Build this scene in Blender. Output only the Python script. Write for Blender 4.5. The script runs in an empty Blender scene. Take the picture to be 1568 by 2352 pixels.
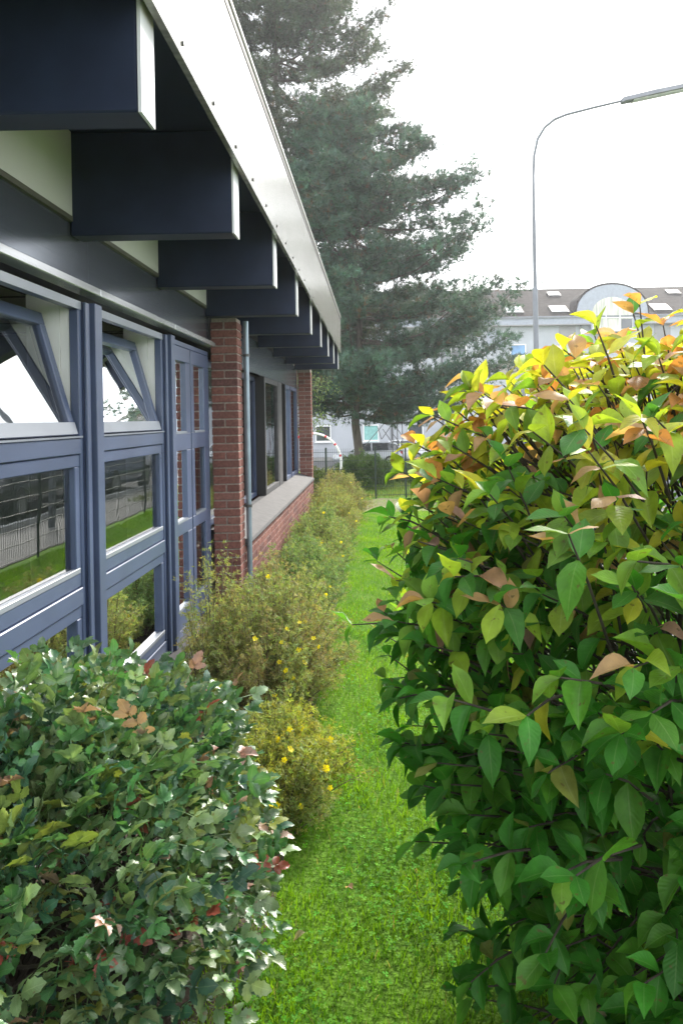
import bpy, bmesh, math, random
import numpy as np
from mathutils import Vector, Matrix
R = math.radians
random.seed(7)
rng = np.random.default_rng(11)
S = bpy.context.scene

# ------------------------------------------------------------------ camera
EYE = 1.85
cd = bpy.data.cameras.new('camera'); cam = bpy.data.objects.new('camera', cd)
S.collection.objects.link(cam); S.camera = cam
cd.sensor_fit = 'VERTICAL'; cd.sensor_height = 36.0
cd.lens = 36.0 * 1800 / 2352
cd.shift_x = -79 / 2352; cd.shift_y = -216 / 2352
cd.clip_start = 0.05; cd.clip_end = 3000
cam.matrix_world = (Matrix.Translation((0, 0, EYE)) @ Matrix.Rotation(R(90), 4, 'X')
                    @ Matrix.Rotation(-0.018, 4, 'Z'))

# ------------------------------------------------------------------ sky, sun, exposure
SUN_EL, SUN_AZ = R(34), R(24)          # azimuth clockwise from +Y (view direction)
W = bpy.data.worlds.new('World'); S.world = W; W.use_nodes = True
nt = W.node_tree; nt.nodes.clear()
out = nt.nodes.new('ShaderNodeOutputWorld'); bg = nt.nodes.new('ShaderNodeBackground')
sky = nt.nodes.new('ShaderNodeTexSky'); sky.sky_type = 'NISHITA'; sky.sun_disc = False
sky.sun_elevation = SUN_EL; sky.sun_rotation = SUN_AZ; sky.air_density = 1.0; sky.dust_density = 2.0
tc = nt.nodes.new('ShaderNodeTexCoord'); mp = nt.nodes.new('ShaderNodeMapping')
mp.inputs['Scale'].default_value = (1.3, 1.3, 3.0)
nz = nt.nodes.new('ShaderNodeTexNoise'); nz.inputs['Scale'].default_value = 1.6
nz.inputs['Detail'].default_value = 6; nz.inputs['Roughness'].default_value = 0.6
cr = nt.nodes.new('ShaderNodeValToRGB')
cr.color_ramp.elements[0].position = 0.30; cr.color_ramp.elements[0].color = (0.25,) * 3 + (1,)
cr.color_ramp.elements[1].position = 0.52; cr.color_ramp.elements[1].color = (1, 1, 1, 1)
mx = nt.nodes.new('ShaderNodeMixRGB'); mx.inputs['Color2'].default_value = (9.6, 9.9, 10.2, 1)
L = nt.links.new
L(tc.outputs['Generated'], mp.inputs['Vector']); L(mp.outputs['Vector'], nz.inputs['Vector'])
L(nz.outputs['Fac'], cr.inputs['Fac']); L(cr.outputs['Color'], mx.inputs['Fac'])
L(sky.outputs['Color'], mx.inputs['Color1']); L(mx.outputs['Color'], bg.inputs['Color'])
bg.inputs['Strength'].default_value = 0.125
L(bg.outputs['Background'], out.inputs['Surface'])
sd = bpy.data.lights.new('sun', 'SUN'); sd.energy = 3.0; sd.angle = R(8); sd.color = (1, 0.94, 0.84)
sun = bpy.data.objects.new('sun', sd); S.collection.objects.link(sun)
sdir = Vector((math.sin(SUN_AZ) * math.cos(SUN_EL), math.cos(SUN_AZ) * math.cos(SUN_EL), math.sin(SUN_EL)))
sun.rotation_euler = sdir.to_track_quat('Z', 'Y').to_euler(); sun.location = (20, 30, 30)
S.view_settings.view_transform = 'Standard'; S.view_settings.look = 'None'
S.view_settings.exposure = 1.42; S.view_settings.gamma = 1.0
S.render.engine = 'CYCLES'
S.cycles.use_denoising = True
S.cycles.max_bounces = 8; S.cycles.transparent_max_bounces = 24
S.cycles.diffuse_bounces = 4; S.cycles.glossy_bounces = 4
S.cycles.sample_clamp_indirect = 6

# ------------------------------------------------------------------ helpers
def link(o): S.collection.objects.link(o); return o
ROOT = {}                                   # world location of each thing's Empty
def thing(name, label, cat, loc, group=None):
    o = bpy.data.objects.new(name, None); link(o); o.location = loc; o.empty_display_size = 0.1
    ROOT[o] = Vector(loc); tag(o, label, cat, group); return o
def tag(o, label, cat, group=None, kind=None):
    if label: o['label'] = label
    if cat: o['category'] = cat
    if group: o['group'] = group
    if kind: o['kind'] = kind
    return o
def adopt(o, parent):
    if parent is not None:
        o.parent = parent
        if parent in ROOT: o.matrix_parent_inverse = Matrix.Translation(-ROOT[parent])
    return o
class MB:
    """collects shapes for ONE mesh object (world coordinates)"""
    def __init__(s): s.v = []; s.f = []; s.m = []
    def add(s, vs, fs, mi=0):
        b = len(s.v); s.v += [tuple(p) for p in vs]
        for f in fs: s.f.append(tuple(b + i for i in f)); s.m.append(mi)
        return s
    def box(s, x0, x1, y0, y1, z0, z1, mi=0):
        return s.add([(x0,y0,z0),(x1,y0,z0),(x1,y1,z0),(x0,y1,z0),(x0,y0,z1),(x1,y0,z1),(x1,y1,z1),(x0,y1,z1)],
                     [(0,3,2,1),(4,5,6,7),(0,1,5,4),(1,2,6,5),(2,3,7,6),(3,0,4,7)], mi)
    def prism(s, poly, axis, a, b, mi=0):
        """poly of 2D points extruded along axis: 'x' (pts=(y,z)), 'y' (pts=(x,z)), 'z' (pts=(x,y))"""
        n = len(poly)
        def P(p, t): return {'x': (t, p[0], p[1]), 'y': (p[0], t, p[1]), 'z': (p[0], p[1], t)}[axis]
        vs = [P(p, a) for p in poly] + [P(p, b) for p in poly]
        fs = [tuple(range(n))[::-1], tuple(range(n, 2*n))] + [(i, (i+1) % n, n+(i+1) % n, n+i) for i in range(n)]
        return s.add(vs, fs, mi)
    def tube(s, pts, rad, n=8, mi=0, cap=True):
        pts = [Vector(p) for p in pts]
        if not hasattr(rad, '__len__'): rad = [rad] * len(pts)
        vs = []; fs = []
        up = Vector((0.13, 0.31, 0.94))
        for i, p in enumerate(pts):
            d = (pts[min(i+1, len(pts)-1)] - pts[max(i-1, 0)]).normalized()
            a = d.cross(up)
            if a.length < 1e-3: a = d.cross(Vector((1, 0, 0)))
            a.normalize(); b = d.cross(a)
            for k in range(n):
                t = 2*math.pi*k/n; vs.append(p + (a*math.cos(t) + b*math.sin(t)) * rad[i])
        for i in range(len(pts)-1):
            for k in range(n):
                fs.append((i*n+k, i*n+(k+1) % n, (i+1)*n+(k+1) % n, (i+1)*n+k))
        if cap: fs += [tuple(range(n))[::-1], tuple(range((len(pts)-1)*n, len(pts)*n))]
        return s.add(vs, fs, mi)
    def build(s, name, mats, parent=None, smooth=False, bevel=0):
        me = bpy.data.meshes.new(name); me.from_pydata(s.v, [], s.f)
        if not isinstance(mats, (list, tuple)): mats = [mats]
        for m in mats: me.materials.append(M[m])
        me.polygons.foreach_set('material_index', s.m)
        bm = bmesh.new(); bm.from_mesh(me); bmesh.ops.recalc_face_normals(bm, faces=bm.faces)
        if bevel: bmesh.ops.bevel(bm, geom=list(bm.edges), offset=bevel, segments=1, affect='EDGES')
        bm.to_mesh(me); bm.free()
        if smooth:
            me.polygons.foreach_set('use_smooth', [True]*len(me.polygons))
            try: me.set_sharp_from_angle(angle=R(40))
            except Exception: pass
        o = link(bpy.data.objects.new(name, me)); return adopt(o, parent)
def struct(o): o['kind'] = 'structure'; return o

# ------------------------------------------------------------------ materials
M = {}
def mat(name, col, rough=0.6, metal=0.0, var=0.12, scale=6.0, bump=0.0, bscale=60.0, spec=0.5, stretch=(1,1,1), rvar=0.0, coat=0.0, dark=None):
    m = bpy.data.materials.new(name); m.use_nodes = True; n = m.node_tree; b = n.nodes['Principled BSDF']; l = n.links.new
    t = n.nodes.new('ShaderNodeTexCoord'); g = n.nodes.new('ShaderNodeMapping'); g.inputs['Scale'].default_value = stretch
    geo = n.nodes.new('ShaderNodeNewGeometry')
    l(geo.outputs['Position'], g.inputs['Vector'])
    x = n.nodes.new('ShaderNodeTexNoise'); x.inputs['Scale'].default_value = scale; x.inputs['Detail'].default_value = 5
    l(g.outputs['Vector'], x.inputs['Vector'])
    r = n.nodes.new('ShaderNodeMixRGB')
    lo = tuple(c*(1-var*2) for c in col) if dark is None else dark
    r.inputs['Color1'].default_value = lo + (1,); r.inputs['Color2'].default_value = tuple(min(1, c*(1+var*1.4)) for c in col) + (1,)
    ramp = n.nodes.new('ShaderNodeMapRange'); ramp.inputs['From Min'].default_value = 0.3; ramp.inputs['From Max'].default_value = 0.7
    l(x.outputs['Fac'], ramp.inputs['Value']); l(ramp.outputs['Result'], r.inputs['Fac']); l(r.outputs['Color'], b.inputs['Base Color'])
    b.inputs['Roughness'].default_value = rough; b.inputs['Metallic'].default_value = metal
    b.inputs['Specular IOR Level'].default_value = spec; b.inputs['Coat Weight'].default_value = coat
    if rvar:
        q = n.nodes.new('ShaderNodeMapRange'); q.inputs['To Min'].default_value = rough-rvar; q.inputs['To Max'].default_value = rough+rvar
        l(x.outputs['Fac'], q.inputs['Value']); l(q.outputs['Result'], b.inputs['Roughness'])
    if bump:
        y = n.nodes.new('ShaderNodeTexNoise'); y.inputs['Scale'].default_value = bscale; y.inputs['Detail'].default_value = 4
        l(g.outputs['Vector'], y.inputs['Vector'])
        u = n.nodes.new('ShaderNodeBump'); u.inputs['Strength'].default_value = bump; u.inputs['Distance'].default_value = 0.01
        l(y.outputs['Fac'], u.inputs['Height']); l(u.outputs['Normal'], b.inputs['Normal'])
    M[name] = m; return m
mat('navy', (0.018, 0.027, 0.056), rough=0.45, spec=0.25, var=0.10, bump=0.03, bscale=300, rvar=0.06)
mat('blue_frame', (0.072, 0.096, 0.168), rough=0.30, var=0.08, scale=3, rvar=0.06)
mat('blue_frame_dark', (0.028, 0.042, 0.088), rough=0.35, var=0.08, scale=3)
mat('light_frame', (0.22, 0.24, 0.28), rough=0.3, var=0.06, scale=4)
mat('trim_metal', (0.45, 0.46, 0.47), rough=0.25, var=0.05, metal=0.6, stretch=(1, 0.2, 8))
mat('band_metal', (0.16, 0.18, 0.21), rough=0.22, metal=0.7, var=0.10, scale=5, stretch=(1, 0.5, 60), rvar=0.06)
mat('fascia', (0.20, 0.192, 0.172), rough=0.22, var=0.16, scale=3.5, stretch=(1, 9, 0.35), rvar=0.06, spec=0.9)
mat('fascia_cap', (0.36, 0.35, 0.33), rough=0.3, var=0.05)
mat('beam_end_shine', (0.66, 0.67, 0.69), rough=0.2, var=0.04)  # pale colour paints the sky reflection on the beam ends
mat('white_panel', (0.60, 0.61, 0.56), rough=0.5, var=0.05, scale=2)
mat('olive_trim', (0.10, 0.10, 0.075), rough=0.5)
mat('black', (0.008, 0.008, 0.009), rough=0.6)
mat('dark_gap', (0.012, 0.012, 0.014), rough=0.7)
mat('mortar', (0.27, 0.225, 0.195), rough=0.9, var=0.15, scale=40, bump=0.4, bscale=180)
for i, c in enumerate([(0.20, 0.086, 0.070), (0.165, 0.072, 0.060), (0.225, 0.104, 0.084), (0.135, 0.064, 0.057)]):
    mat('brick%d' % i, c, rough=0.88, var=0.16, scale=45, bump=0.5, bscale=220, spec=0.2)
mat('sill', (0.065, 0.064, 0.068), spec=0.25, rough=0.7, var=0.12, scale=12, bump=0.1, bscale=200)
mat('pipe', (0.24, 0.30, 0.36), rough=0.35, metal=0.4, var=0.1)
mat('steel_dark', (0.06, 0.06, 0.06), rough=0.5)
mat('plinth', (0.38, 0.38, 0.37), rough=0.8, var=0.12, bump=0.15, bscale=120)
mat('room_white', (0.72, 0.72, 0.70), rough=0.7, var=0.04)
mat('room_wall', (0.42, 0.41, 0.36), rough=0.8, var=0.06)
mat('room_floor', (0.23, 0.19, 0.14), rough=0.35, var=0.1, stretch=(1, 8, 1))
mat('ceiling_tile', (0.40, 0.39, 0.34), rough=0.9, var=0.05)
mat('furniture', (0.10, 0.085, 0.07), rough=0.5)
mat('soil', (0.055, 0.04, 0.028), rough=0.95, var=0.3, scale=14, bump=0.8, bscale=60)
mat('asphalt', (0.055, 0.055, 0.058), rough=0.85, var=0.15, scale=3, bump=0.3, bscale=150)
mat('paving', (0.17, 0.165, 0.155), rough=0.85, var=0.12, scale=5, bump=0.2, bscale=80)
mat('kerb', (0.34, 0.34, 0.33), rough=0.85)
mat('galv', (0.15, 0.16, 0.175), rough=0.42, metal=0.5, var=0.08, scale=5)
mat('fence_green', (0.012, 0.030, 0.022), rough=0.5)
mat('house_wall', (0.40, 0.42, 0.46), rough=0.85, var=0.05, scale=0.8)
mat('house_grey', (0.27, 0.265, 0.27), rough=0.85, var=0.05, scale=1)
mat('house_beige', (0.34, 0.31, 0.285), rough=0.85, var=0.05, scale=1)
mat('house_trim', (0.31, 0.335, 0.40), rough=0.7, var=0.05)
mat('house_roof', (0.030, 0.026, 0.026), spec=0.08, rough=0.9, var=0.2, scale=2.5, bump=0.4, bscale=12)
mat('white_paint', (0.78, 0.78, 0.78), rough=0.4, var=0.03)
mat('red_paint', (0.55, 0.035, 0.045), rough=0.4, var=0.05)
mat('pane_dark', (0.05, 0.06, 0.07), rough=0.06, spec=0.8, var=0.2, scale=0.5)
mat('pane_blue', (0.16, 0.36, 0.66), rough=0.12, var=0.2, scale=0.9)
mat('pane_teal', (0.24, 0.48, 0.46), rough=0.15, var=0.1)
mat('pane_curtain', (0.55, 0.55, 0.48), rough=0.3, var=0.2, scale=2, stretch=(3, 1, 0.3))
mat('skylight_glass', (0.75, 0.78, 0.82), rough=0.05, spec=1.0, var=0.02)
mat('bark', (0.085, 0.07, 0.058), rough=0.95, var=0.3, scale=9, bump=1.0, bscale=30, stretch=(1, 1, 0.3))
mat('twig', (0.13, 0.10, 0.065), rough=0.85, var=0.25, scale=30)
mat('twig_dark', (0.05, 0.04, 0.03), rough=0.85, var=0.25, scale=30)
mat('tyre', (0.012, 0.012, 0.012), rough=0.8)
mat('rim', (0.35, 0.36, 0.37), rough=0.3, metal=0.8)
mat('car_glass', (0.02, 0.025, 0.03), rough=0.04, spec=0.9)
for nme, c in dict(silver=(0.40, 0.42, 0.46), white=(0.72, 0.73, 0.76), navy=(0.02, 0.035, 0.085), black=(0.014, 0.015, 0.017), green=(0.03, 0.06, 0.055)).items():
    mat('car_' + nme, c, rough=0.25, metal=0.3 if nme == 'silver' else 0.0, var=0.02, coat=0.8)
mat('lamp_red', (0.5, 0.02, 0.03), rough=0.15)
mat('lamp_clear', (0.7, 0.7, 0.7), rough=0.1)
mat('sign_white', (0.75, 0.75, 0.77), rough=0.5)

def mat_ground():
    m = bpy.data.materials.new('lawn_ground'); m.use_nodes = True; n = m.node_tree; b = n.nodes['Principled BSDF']; l = n.links.new
    geo = n.nodes.new('ShaderNodeNewGeometry')
    x = n.nodes.new('ShaderNodeTexNoise'); x.inputs['Scale'].default_value = 1.3; x.inputs['Detail'].default_value = 9; x.inputs['Roughness'].default_value = 0.7
    y = n.nodes.new('ShaderNodeTexNoise'); y.inputs['Scale'].default_value = 45; y.inputs['Detail'].default_value = 4
    l(geo.outputs['Position'], x.inputs['Vector']); l(geo.outputs['Position'], y.inputs['Vector'])
    r1 = n.nodes.new('ShaderNodeValToRGB'); e = r1.color_ramp.elements
    e[0].position = 0.32; e[0].color = (0.06, 0.15, 0.012, 1); e[1].position = 0.68; e[1].color = (0.13, 0.24, 0.022, 1)
    l(x.outputs['Fac'], r1.inputs['Fac'])
    mm = n.nodes.new('ShaderNodeMixRGB'); mm.blend_type = 'MULTIPLY'; mm.inputs['Fac'].default_value = 0.75
    r2 = n.nodes.new('ShaderNodeValToRGB'); r2.color_ramp.elements[0].position = 0.3; r2.color_ramp.elements[0].color = (0.35, 0.35, 0.3, 1); r2.color_ramp.elements[1].position = 0.65; r2.color_ramp.elements[1].color = (1.25, 1.25, 1.1, 1)
    l(y.outputs['Fac'], r2.inputs['Fac']); l(r1.outputs['Color'], mm.inputs['Color1']); l(r2.outputs['Color'], mm.inputs['Color2'])
    l(mm.outputs['Color'], b.inputs['Base Color']); b.inputs['Roughness'].default_value = 0.9; b.inputs['Specular IOR Level'].default_value = 0.15
    u = n.nodes.new('ShaderNodeBump'); u.inputs['Strength'].default_value = 0.9; u.inputs['Distance'].default_value = 0.03
    l(y.outputs['Fac'], u.inputs['Height']); l(u.outputs['Normal'], b.inputs['Normal'])
    M['lawn_ground'] = m
mat_ground()

def mat_glass(name, ior=1.9, tint=(0.86, 0.92, 0.90)):
    m = bpy.data.materials.new(name); m.use_nodes = True; n = m.node_tree; n.nodes.clear(); l = n.links.new
    o = n.nodes.new('ShaderNodeOutputMaterial'); a = n.nodes.new('ShaderNodeBsdfTransparent'); g = n.nodes.new('ShaderNodeBsdfGlossy')
    a.inputs['Color'].default_value = tint + (1,); g.inputs['Roughness'].default_value = 0.012; g.inputs['Color'].default_value = (0.95, 0.98, 1.0, 1)
    f = n.nodes.new('ShaderNodeFresnel'); f.inputs['IOR'].default_value = ior
    geo = n.nodes.new('ShaderNodeNewGeometry'); x = n.nodes.new('ShaderNodeTexNoise'); x.inputs['Scale'].default_value = 2.2
    l(geo.outputs['Position'], x.inputs['Vector'])
    u = n.nodes.new('ShaderNodeBump'); u.inputs['Strength'].default_value = 0.05; u.inputs['Distance'].default_value = 0.02
    l(x.outputs['Fac'], u.inputs['Height']); l(u.outputs['Normal'], g.inputs['Normal'])
    mi = n.nodes.new('ShaderNodeMixShader'); l(f.outputs['Fac'], mi.inputs['Fac']); l(a.outputs['BSDF'], mi.inputs[1]); l(g.outputs['BSDF'], mi.inputs[2]); l(mi.outputs['Shader'], o.inputs['Surface'])
    M[name] = m
mat_glass('glass', 4.2, (0.66, 0.76, 0.74))

def mat_leaf(name, rough=0.45, trans=0.35, spec=0.4, midrib=0.25, tboost=1.3):
    """colour = object colour x vertex colour 'col'; midrib and vein relief along the leaf's own UV"""
    m = bpy.data.materials.new(name); m.use_nodes = True; n = m.node_tree; b = n.nodes['Principled BSDF']; l = n.links.new; o = n.nodes['Material Output']
    oi = n.nodes.new('ShaderNodeObjectInfo'); at = n.nodes.new('ShaderNodeAttribute'); at.attribute_name = 'col'
    mu = n.nodes.new('ShaderNodeMixRGB'); mu.blend_type = 'MULTIPLY'; mu.inputs['Fac'].default_value = 1
    l(oi.outputs['Color'], mu.inputs['Color1']); l(at.outputs['Color'], mu.inputs['Color2'])
    geo = n.nodes.new('ShaderNodeNewGeometry'); x = n.nodes.new('ShaderNodeTexNoise'); x.inputs['Scale'].default_value = 28; x.inputs['Detail'].default_value = 4
    l(geo.outputs['Position'], x.inputs['Vector'])
    r = n.nodes.new('ShaderNodeMapRange'); r.inputs['From Min'].default_value = 0.25; r.inputs['From Max'].default_value = 0.75; r.inputs['To Min'].default_value = 0.72; r.inputs['To Max'].default_value = 1.25
    l(x.outputs['Fac'], r.inputs['Value'])
    m2 = n.nodes.new('ShaderNodeMixRGB'); m2.blend_type = 'MULTIPLY'; m2.inputs['Fac'].default_value = 1
    l(mu.outputs['Color'], m2.inputs['Color1']); l(r.outputs['Result'], m2.inputs['Color2'])
    uv = n.nodes.new('ShaderNodeUVMap'); uv.uv_map = 'UVMap'; sx = n.nodes.new('ShaderNodeSeparateXYZ'); l(uv.outputs['UV'], sx.inputs['Vector'])
    def math_(op, a, bb=None):
        k = n.nodes.new('ShaderNodeMath'); k.operation = op
        for i, v in enumerate((a, bb)):
            if v is None: continue
            if isinstance(v, (int, float)): k.inputs[i].default_value = v
            else: l(v, k.inputs[i])
        return k.outputs[0]
    ax = math_('ABSOLUTE', math_('SUBTRACT', sx.outputs['X'], 0.5))
    rib = math_('LESS_THAN', ax, 0.028)
    vein = math_('SINE', math_('MULTIPLY', math_('SUBTRACT', sx.outputs['Y'], math_('MULTIPLY', ax, 0.55)), 62.0))
    m3 = n.nodes.new('ShaderNodeMixRGB'); m3.blend_type = 'SCREEN'; l(math_('MULTIPLY', rib, midrib), m3.inputs['Fac'])
    m3.inputs['Color2'].default_value = (0.5, 0.55, 0.3, 1); l(m2.outputs['Color'], m3.inputs['Color1'])
    sp_ = n.nodes.new('ShaderNodeTexNoise'); sp_.inputs['Scale'].default_value = 55; sp_.inputs['Detail'].default_value = 2; l(geo.outputs['Position'], sp_.inputs['Vector'])
    sr = n.nodes.new('ShaderNodeMapRange'); sr.inputs['From Min'].default_value = 0.66; sr.inputs['From Max'].default_value = 0.72; sr.inputs['To Max'].default_value = 0.7 if midrib else 0.0; l(sp_.outputs['Fac'], sr.inputs['Value'])
    m5 = n.nodes.new('ShaderNodeMixRGB'); m5.inputs['Color2'].default_value = (0.13, 0.085, 0.03, 1); l(sr.outputs['Result'], m5.inputs['Fac']); l(m3.outputs['Color'], m5.inputs['Color1']); m3 = m5
    l(m3.outputs['Color'], b.inputs['Base Color'])
    b.inputs['Roughness'].default_value = rough; b.inputs['Specular IOR Level'].default_value = spec
    u = n.nodes.new('ShaderNodeBump'); u.inputs['Strength'].default_value = 0.14; u.inputs['Distance'].default_value = 0.003
    l(vein, u.inputs['Height']); l(u.outputs['Normal'], b.inputs['Normal'])
    t = n.nodes.new('ShaderNodeBsdfTranslucent'); m4 = n.nodes.new('ShaderNodeMixRGB'); m4.blend_type = 'MULTIPLY'; m4.inputs['Fac'].default_value = 1
    m4.inputs['Color2'].default_value = (1.15*tboost, 1.1*tboost, 0.55*tboost, 1); l(m3.outputs['Color'], m4.inputs['Color1']); l(m4.outputs['Color'], t.inputs['Color'])
    mi = n.nodes.new('ShaderNodeMixShader'); mi.inputs['Fac'].default_value = trans
    l(b.outputs['BSDF'], mi.inputs[1]); l(t.outputs['BSDF'], mi.inputs[2]); l(mi.outputs['Shader'], o.inputs['Surface'])
    M[name] = m
mat_leaf('leaf', 0.50, 0.45, 0.35, midrib=0.10)
mat_leaf('leaf_gloss', 0.36, 0.25, 0.8, midrib=0.12)
mat_leaf('leaf_small', 0.6, 0.38, 0.2, midrib=0)
mat_leaf('needle', 0.55, 0.22, 0.3, midrib=0, tboost=1.0)
mat_leaf('grass', 0.7, 0.42, 0.10, midrib=0)
mat_leaf('petal', 0.55, 0.35, 0.2, midrib=0)

# ------------------------------------------------------------------ foliage tools
def norm(a): return a / np.maximum(np.linalg.norm(a, axis=-1, keepdims=True), 1e-9)
def frames(axis, up):
    """leaf frame: local Y along axis, local Z close to up"""
    y = norm(axis); x = norm(np.cross(y, up)); z = np.cross(x, y)
    return np.stack([x, y, z], axis=-1)          # (n,3,3) columns
def scatter(name, tmpls, pos, rot, scale, cols, material, parent=None, which=None):
    """ONE mesh out of many small template copies; template = (verts, faces(list of same length), uv)"""
    n = len(pos); V = []; F = []; U = []; C = []; base = 0; nf = []
    if which is None: which = rng.integers(0, len(tmpls), n)
    for k, (tv, tf, tu) in enumerate(tmpls):
        idx = np.nonzero(which == k)[0]
        if not len(idx): continue
        v = np.einsum('nij,vj->nvi', rot[idx], tv) * scale[idx][:, None, None] + pos[idx][:, None, :]
        f = tf[None] + (np.arange(len(idx)) * len(tv))[:, None, None] + base
        base += len(idx) * len(tv)
        V.append(v.reshape(-1, 3)); F.append(f.reshape(-1, tf.shape[1])); C.append(np.repeat(cols[idx], len(tv), 0)); U.append(np.tile(tu, (len(idx), 1)))
    V = np.concatenate(V); C = np.concatenate(C); U = np.concatenate(U)
    me = bpy.data.meshes.new(name); me.vertices.add(len(V)); me.vertices.foreach_set('co', V.ravel().astype(np.float32))
    flat = np.concatenate([f.ravel() for f in F]); cnt = np.concatenate([np.full(len(f), f.shape[1]) for f in F])
    me.loops.add(len(flat)); me.loops.foreach_set('vertex_index', flat.astype(np.int32))
    me.polygons.add(len(cnt)); me.polygons.foreach_set('loop_start', np.concatenate([[0], np.cumsum(cnt)[:-1]]).astype(np.int32))
    me.polygons.foreach_set('use_smooth', np.ones(len(cnt), bool))
    me.update(calc_edges=True)
    a = me.attributes.new('col', 'FLOAT_COLOR', 'POINT'); a.data.foreach_set('color', np.concatenate([C, np.ones((len(C), 1))], 1).ravel().astype(np.float32))
    uvl = me.uv_layers.new(name='UVMap'); uvl.data.foreach_set('uv', U[flat].ravel().astype(np.float32))
    me.materials.append(M[material])
    o = link(bpy.data.objects.new(name, me)); o['kind'] = 'stuff'
    return adopt(o, parent)
def tmpl_mesh(name, t, material):
    tv, tf, tu = t
    me = bpy.data.meshes.new(name); me.from_pydata(tv.tolist(), [], tf.tolist()); me.update()
    me.polygons.foreach_set('use_smooth', [True]*len(me.polygons))
    a = me.attributes.new('col', 'FLOAT_COLOR', 'POINT'); a.data.foreach_set('color', [1.0]*(4*len(tv)))
    uvl = me.uv_layers.new(name='UVMap'); idx = [i for p in me.polygons for i in p.vertices]
    uvl.data.foreach_set('uv', tu[idx].ravel().astype(np.float32)); me.materials.append(M[material]); return me
def leaf_grid(prof, fold, droop, wave=0.0, side=0.0, xs=(-1, -0.5, 0, 0.5, 1)):
    ts, ws = prof; v = []; u = []; f = []
    for i, (t, w) in enumerate(zip(ts, ws)):
        for x in xs:
            px = x*w; z = fold*abs(x)*w*1.6 - droop*t*t + wave*math.sin(t*9 + x*2.0)*abs(x)*w
            v.append((px + side*t*t, t - 0.25*droop*t*t, z)); u.append((0.5 + 0.5*x, t))
    c = len(xs)
    for i in range(len(ts)-1):
        for k in range(c-1): f.append((i*c+k, i*c+k+1, (i+1)*c+k+1, (i+1)*c+k))
    return np.array(v), np.array(f), np.array(u)
EUO = ([0, .05, .16, .30, .46, .62, .76, .87, .94, 1.0], [.006, .035, .14, .225, .258, .23, .165, .085, .034, .003])
euo_t = [leaf_grid(EUO, 0.22, 0.22, 0.05, 0.05), leaf_grid(EUO, 0.35, 0.38, 0.10, -0.06), leaf_grid(EUO, 0.12, 0.10, 0.12, 0.0),
         leaf_grid(EUO, 0.5, 0.55, 0.05, 0.08), leaf_grid(EUO, -0.08, 0.30, 0.14, -0.03), leaf_grid(EUO, 0.3, 0.05, 0.25, 0.10), leaf_grid(EUO, 0.7, 0.2, 0.1, -0.10), leaf_grid(EUO, 0.15, 0.7, 0.2, 0.04)]
def pinnate(npair, droop, fold):
    """holly-like pinnate leaf: toothed leaflets along a rachis"""
    prof = ([0, .12, .2, .34, .42, .58, .66, .82, .88, 1.0], [.03, .24, .20, .33, .26, .33, .23, .22, .12, .0])
    V = []; F = []; U = []
    def put(p, ang, s, tw):
        tv, tf, tu = leaf_grid(prof, fold, 0.25, 0.12, 0.0, xs=(-1, 0, 1))
        tv = tv * s; c, q = math.cos(ang), math.sin(ang)
        ct, st = math.cos(tw), math.sin(tw)
        tv = np.stack([tv[:, 0]*ct + tv[:, 2]*st, tv[:, 1], -tv[:, 0]*st + tv[:, 2]*ct], 1)
        tv = np.stack([tv[:, 0]*c + tv[:, 1]*q, -tv[:, 0]*q + tv[:, 1]*c, tv[:, 2]], 1) + np.array(p)
        b = sum(len(a) for a in V); V.append(tv); F.append(tf + b); U.append(tu)
    for i in range(npair):
        t = 0.22 + 0.62*i/max(1, npair-1); z = -droop*t*t
        for sg in (-1, 1): put((0, t, z), sg*R(random.uniform(58, 76)), 0.36*random.uniform(.85, 1.1), random.uniform(-.35, .35))
    put((0, 0.9, -droop*0.81), random.uniform(-.1, .1), 0.42, random.uniform(-.3, .3))
    b = sum(len(a) for a in V); ts = np.linspace(0, .93, 6)
    V.append(np.array([(x, t, -droop*t*t - .003) for t in ts for x in (-.008, .008)])); F.append(np.array([(2*i, 2*i+1, 2*i+3, 2*i+2) for i in range(5)]) + b); U.append(np.array([(x, t) for t in ts for x in (.1, .2)]))
    return np.concatenate(V), np.concatenate(F), np.concatenate(U)
mah_t = [pinnate(3, .25, .3), pinnate(3, .45, .15), pinnate(2, .15, .4), pinnate(3, .6, .25), pinnate(2, .35, .1)]
def rot_pts(v, a):
    c, s = math.cos(a), math.sin(a); return np.stack([v[:, 0]*c + v[:, 1]*s, -v[:, 0]*s + v[:, 1]*c, v[:, 2]], 1)
def combine(parts):
    V = []; F = []; U = []; b = 0
    for v, f, u in parts: V.append(v); F.append(f + b); U.append(u); b += len(v)
    return np.concatenate(V), np.concatenate(F), np.concatenate(U)
def small_cluster(k, spread):
    """k tiny diamond leaflets round a stem tip"""
    P = []
    for i in range(k):
        a = 2*math.pi*i/k + random.uniform(-.4, .4); tl = random.uniform(.1, .9)
        v = np.array([(0, 0, 0), (-.17, .5, .06*random.choice((-1, 1))), (0, 1, tl*.2), (.17, .5, .06)])
        v[:, 2] += v[:, 1]*tl
        v = rot_pts(v*random.uniform(.7, 1.1), a); v[:, 2] += spread*random.random()
        P.append((v, np.array([(0, 1, 2, 3)]), np.array([(.5, 0), (0, .5), (.5, 1), (1, .5)])))
    return combine(P)
pot_t = [small_cluster(5, .5), small_cluster(6, .9), small_cluster(4, .4)]
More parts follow.
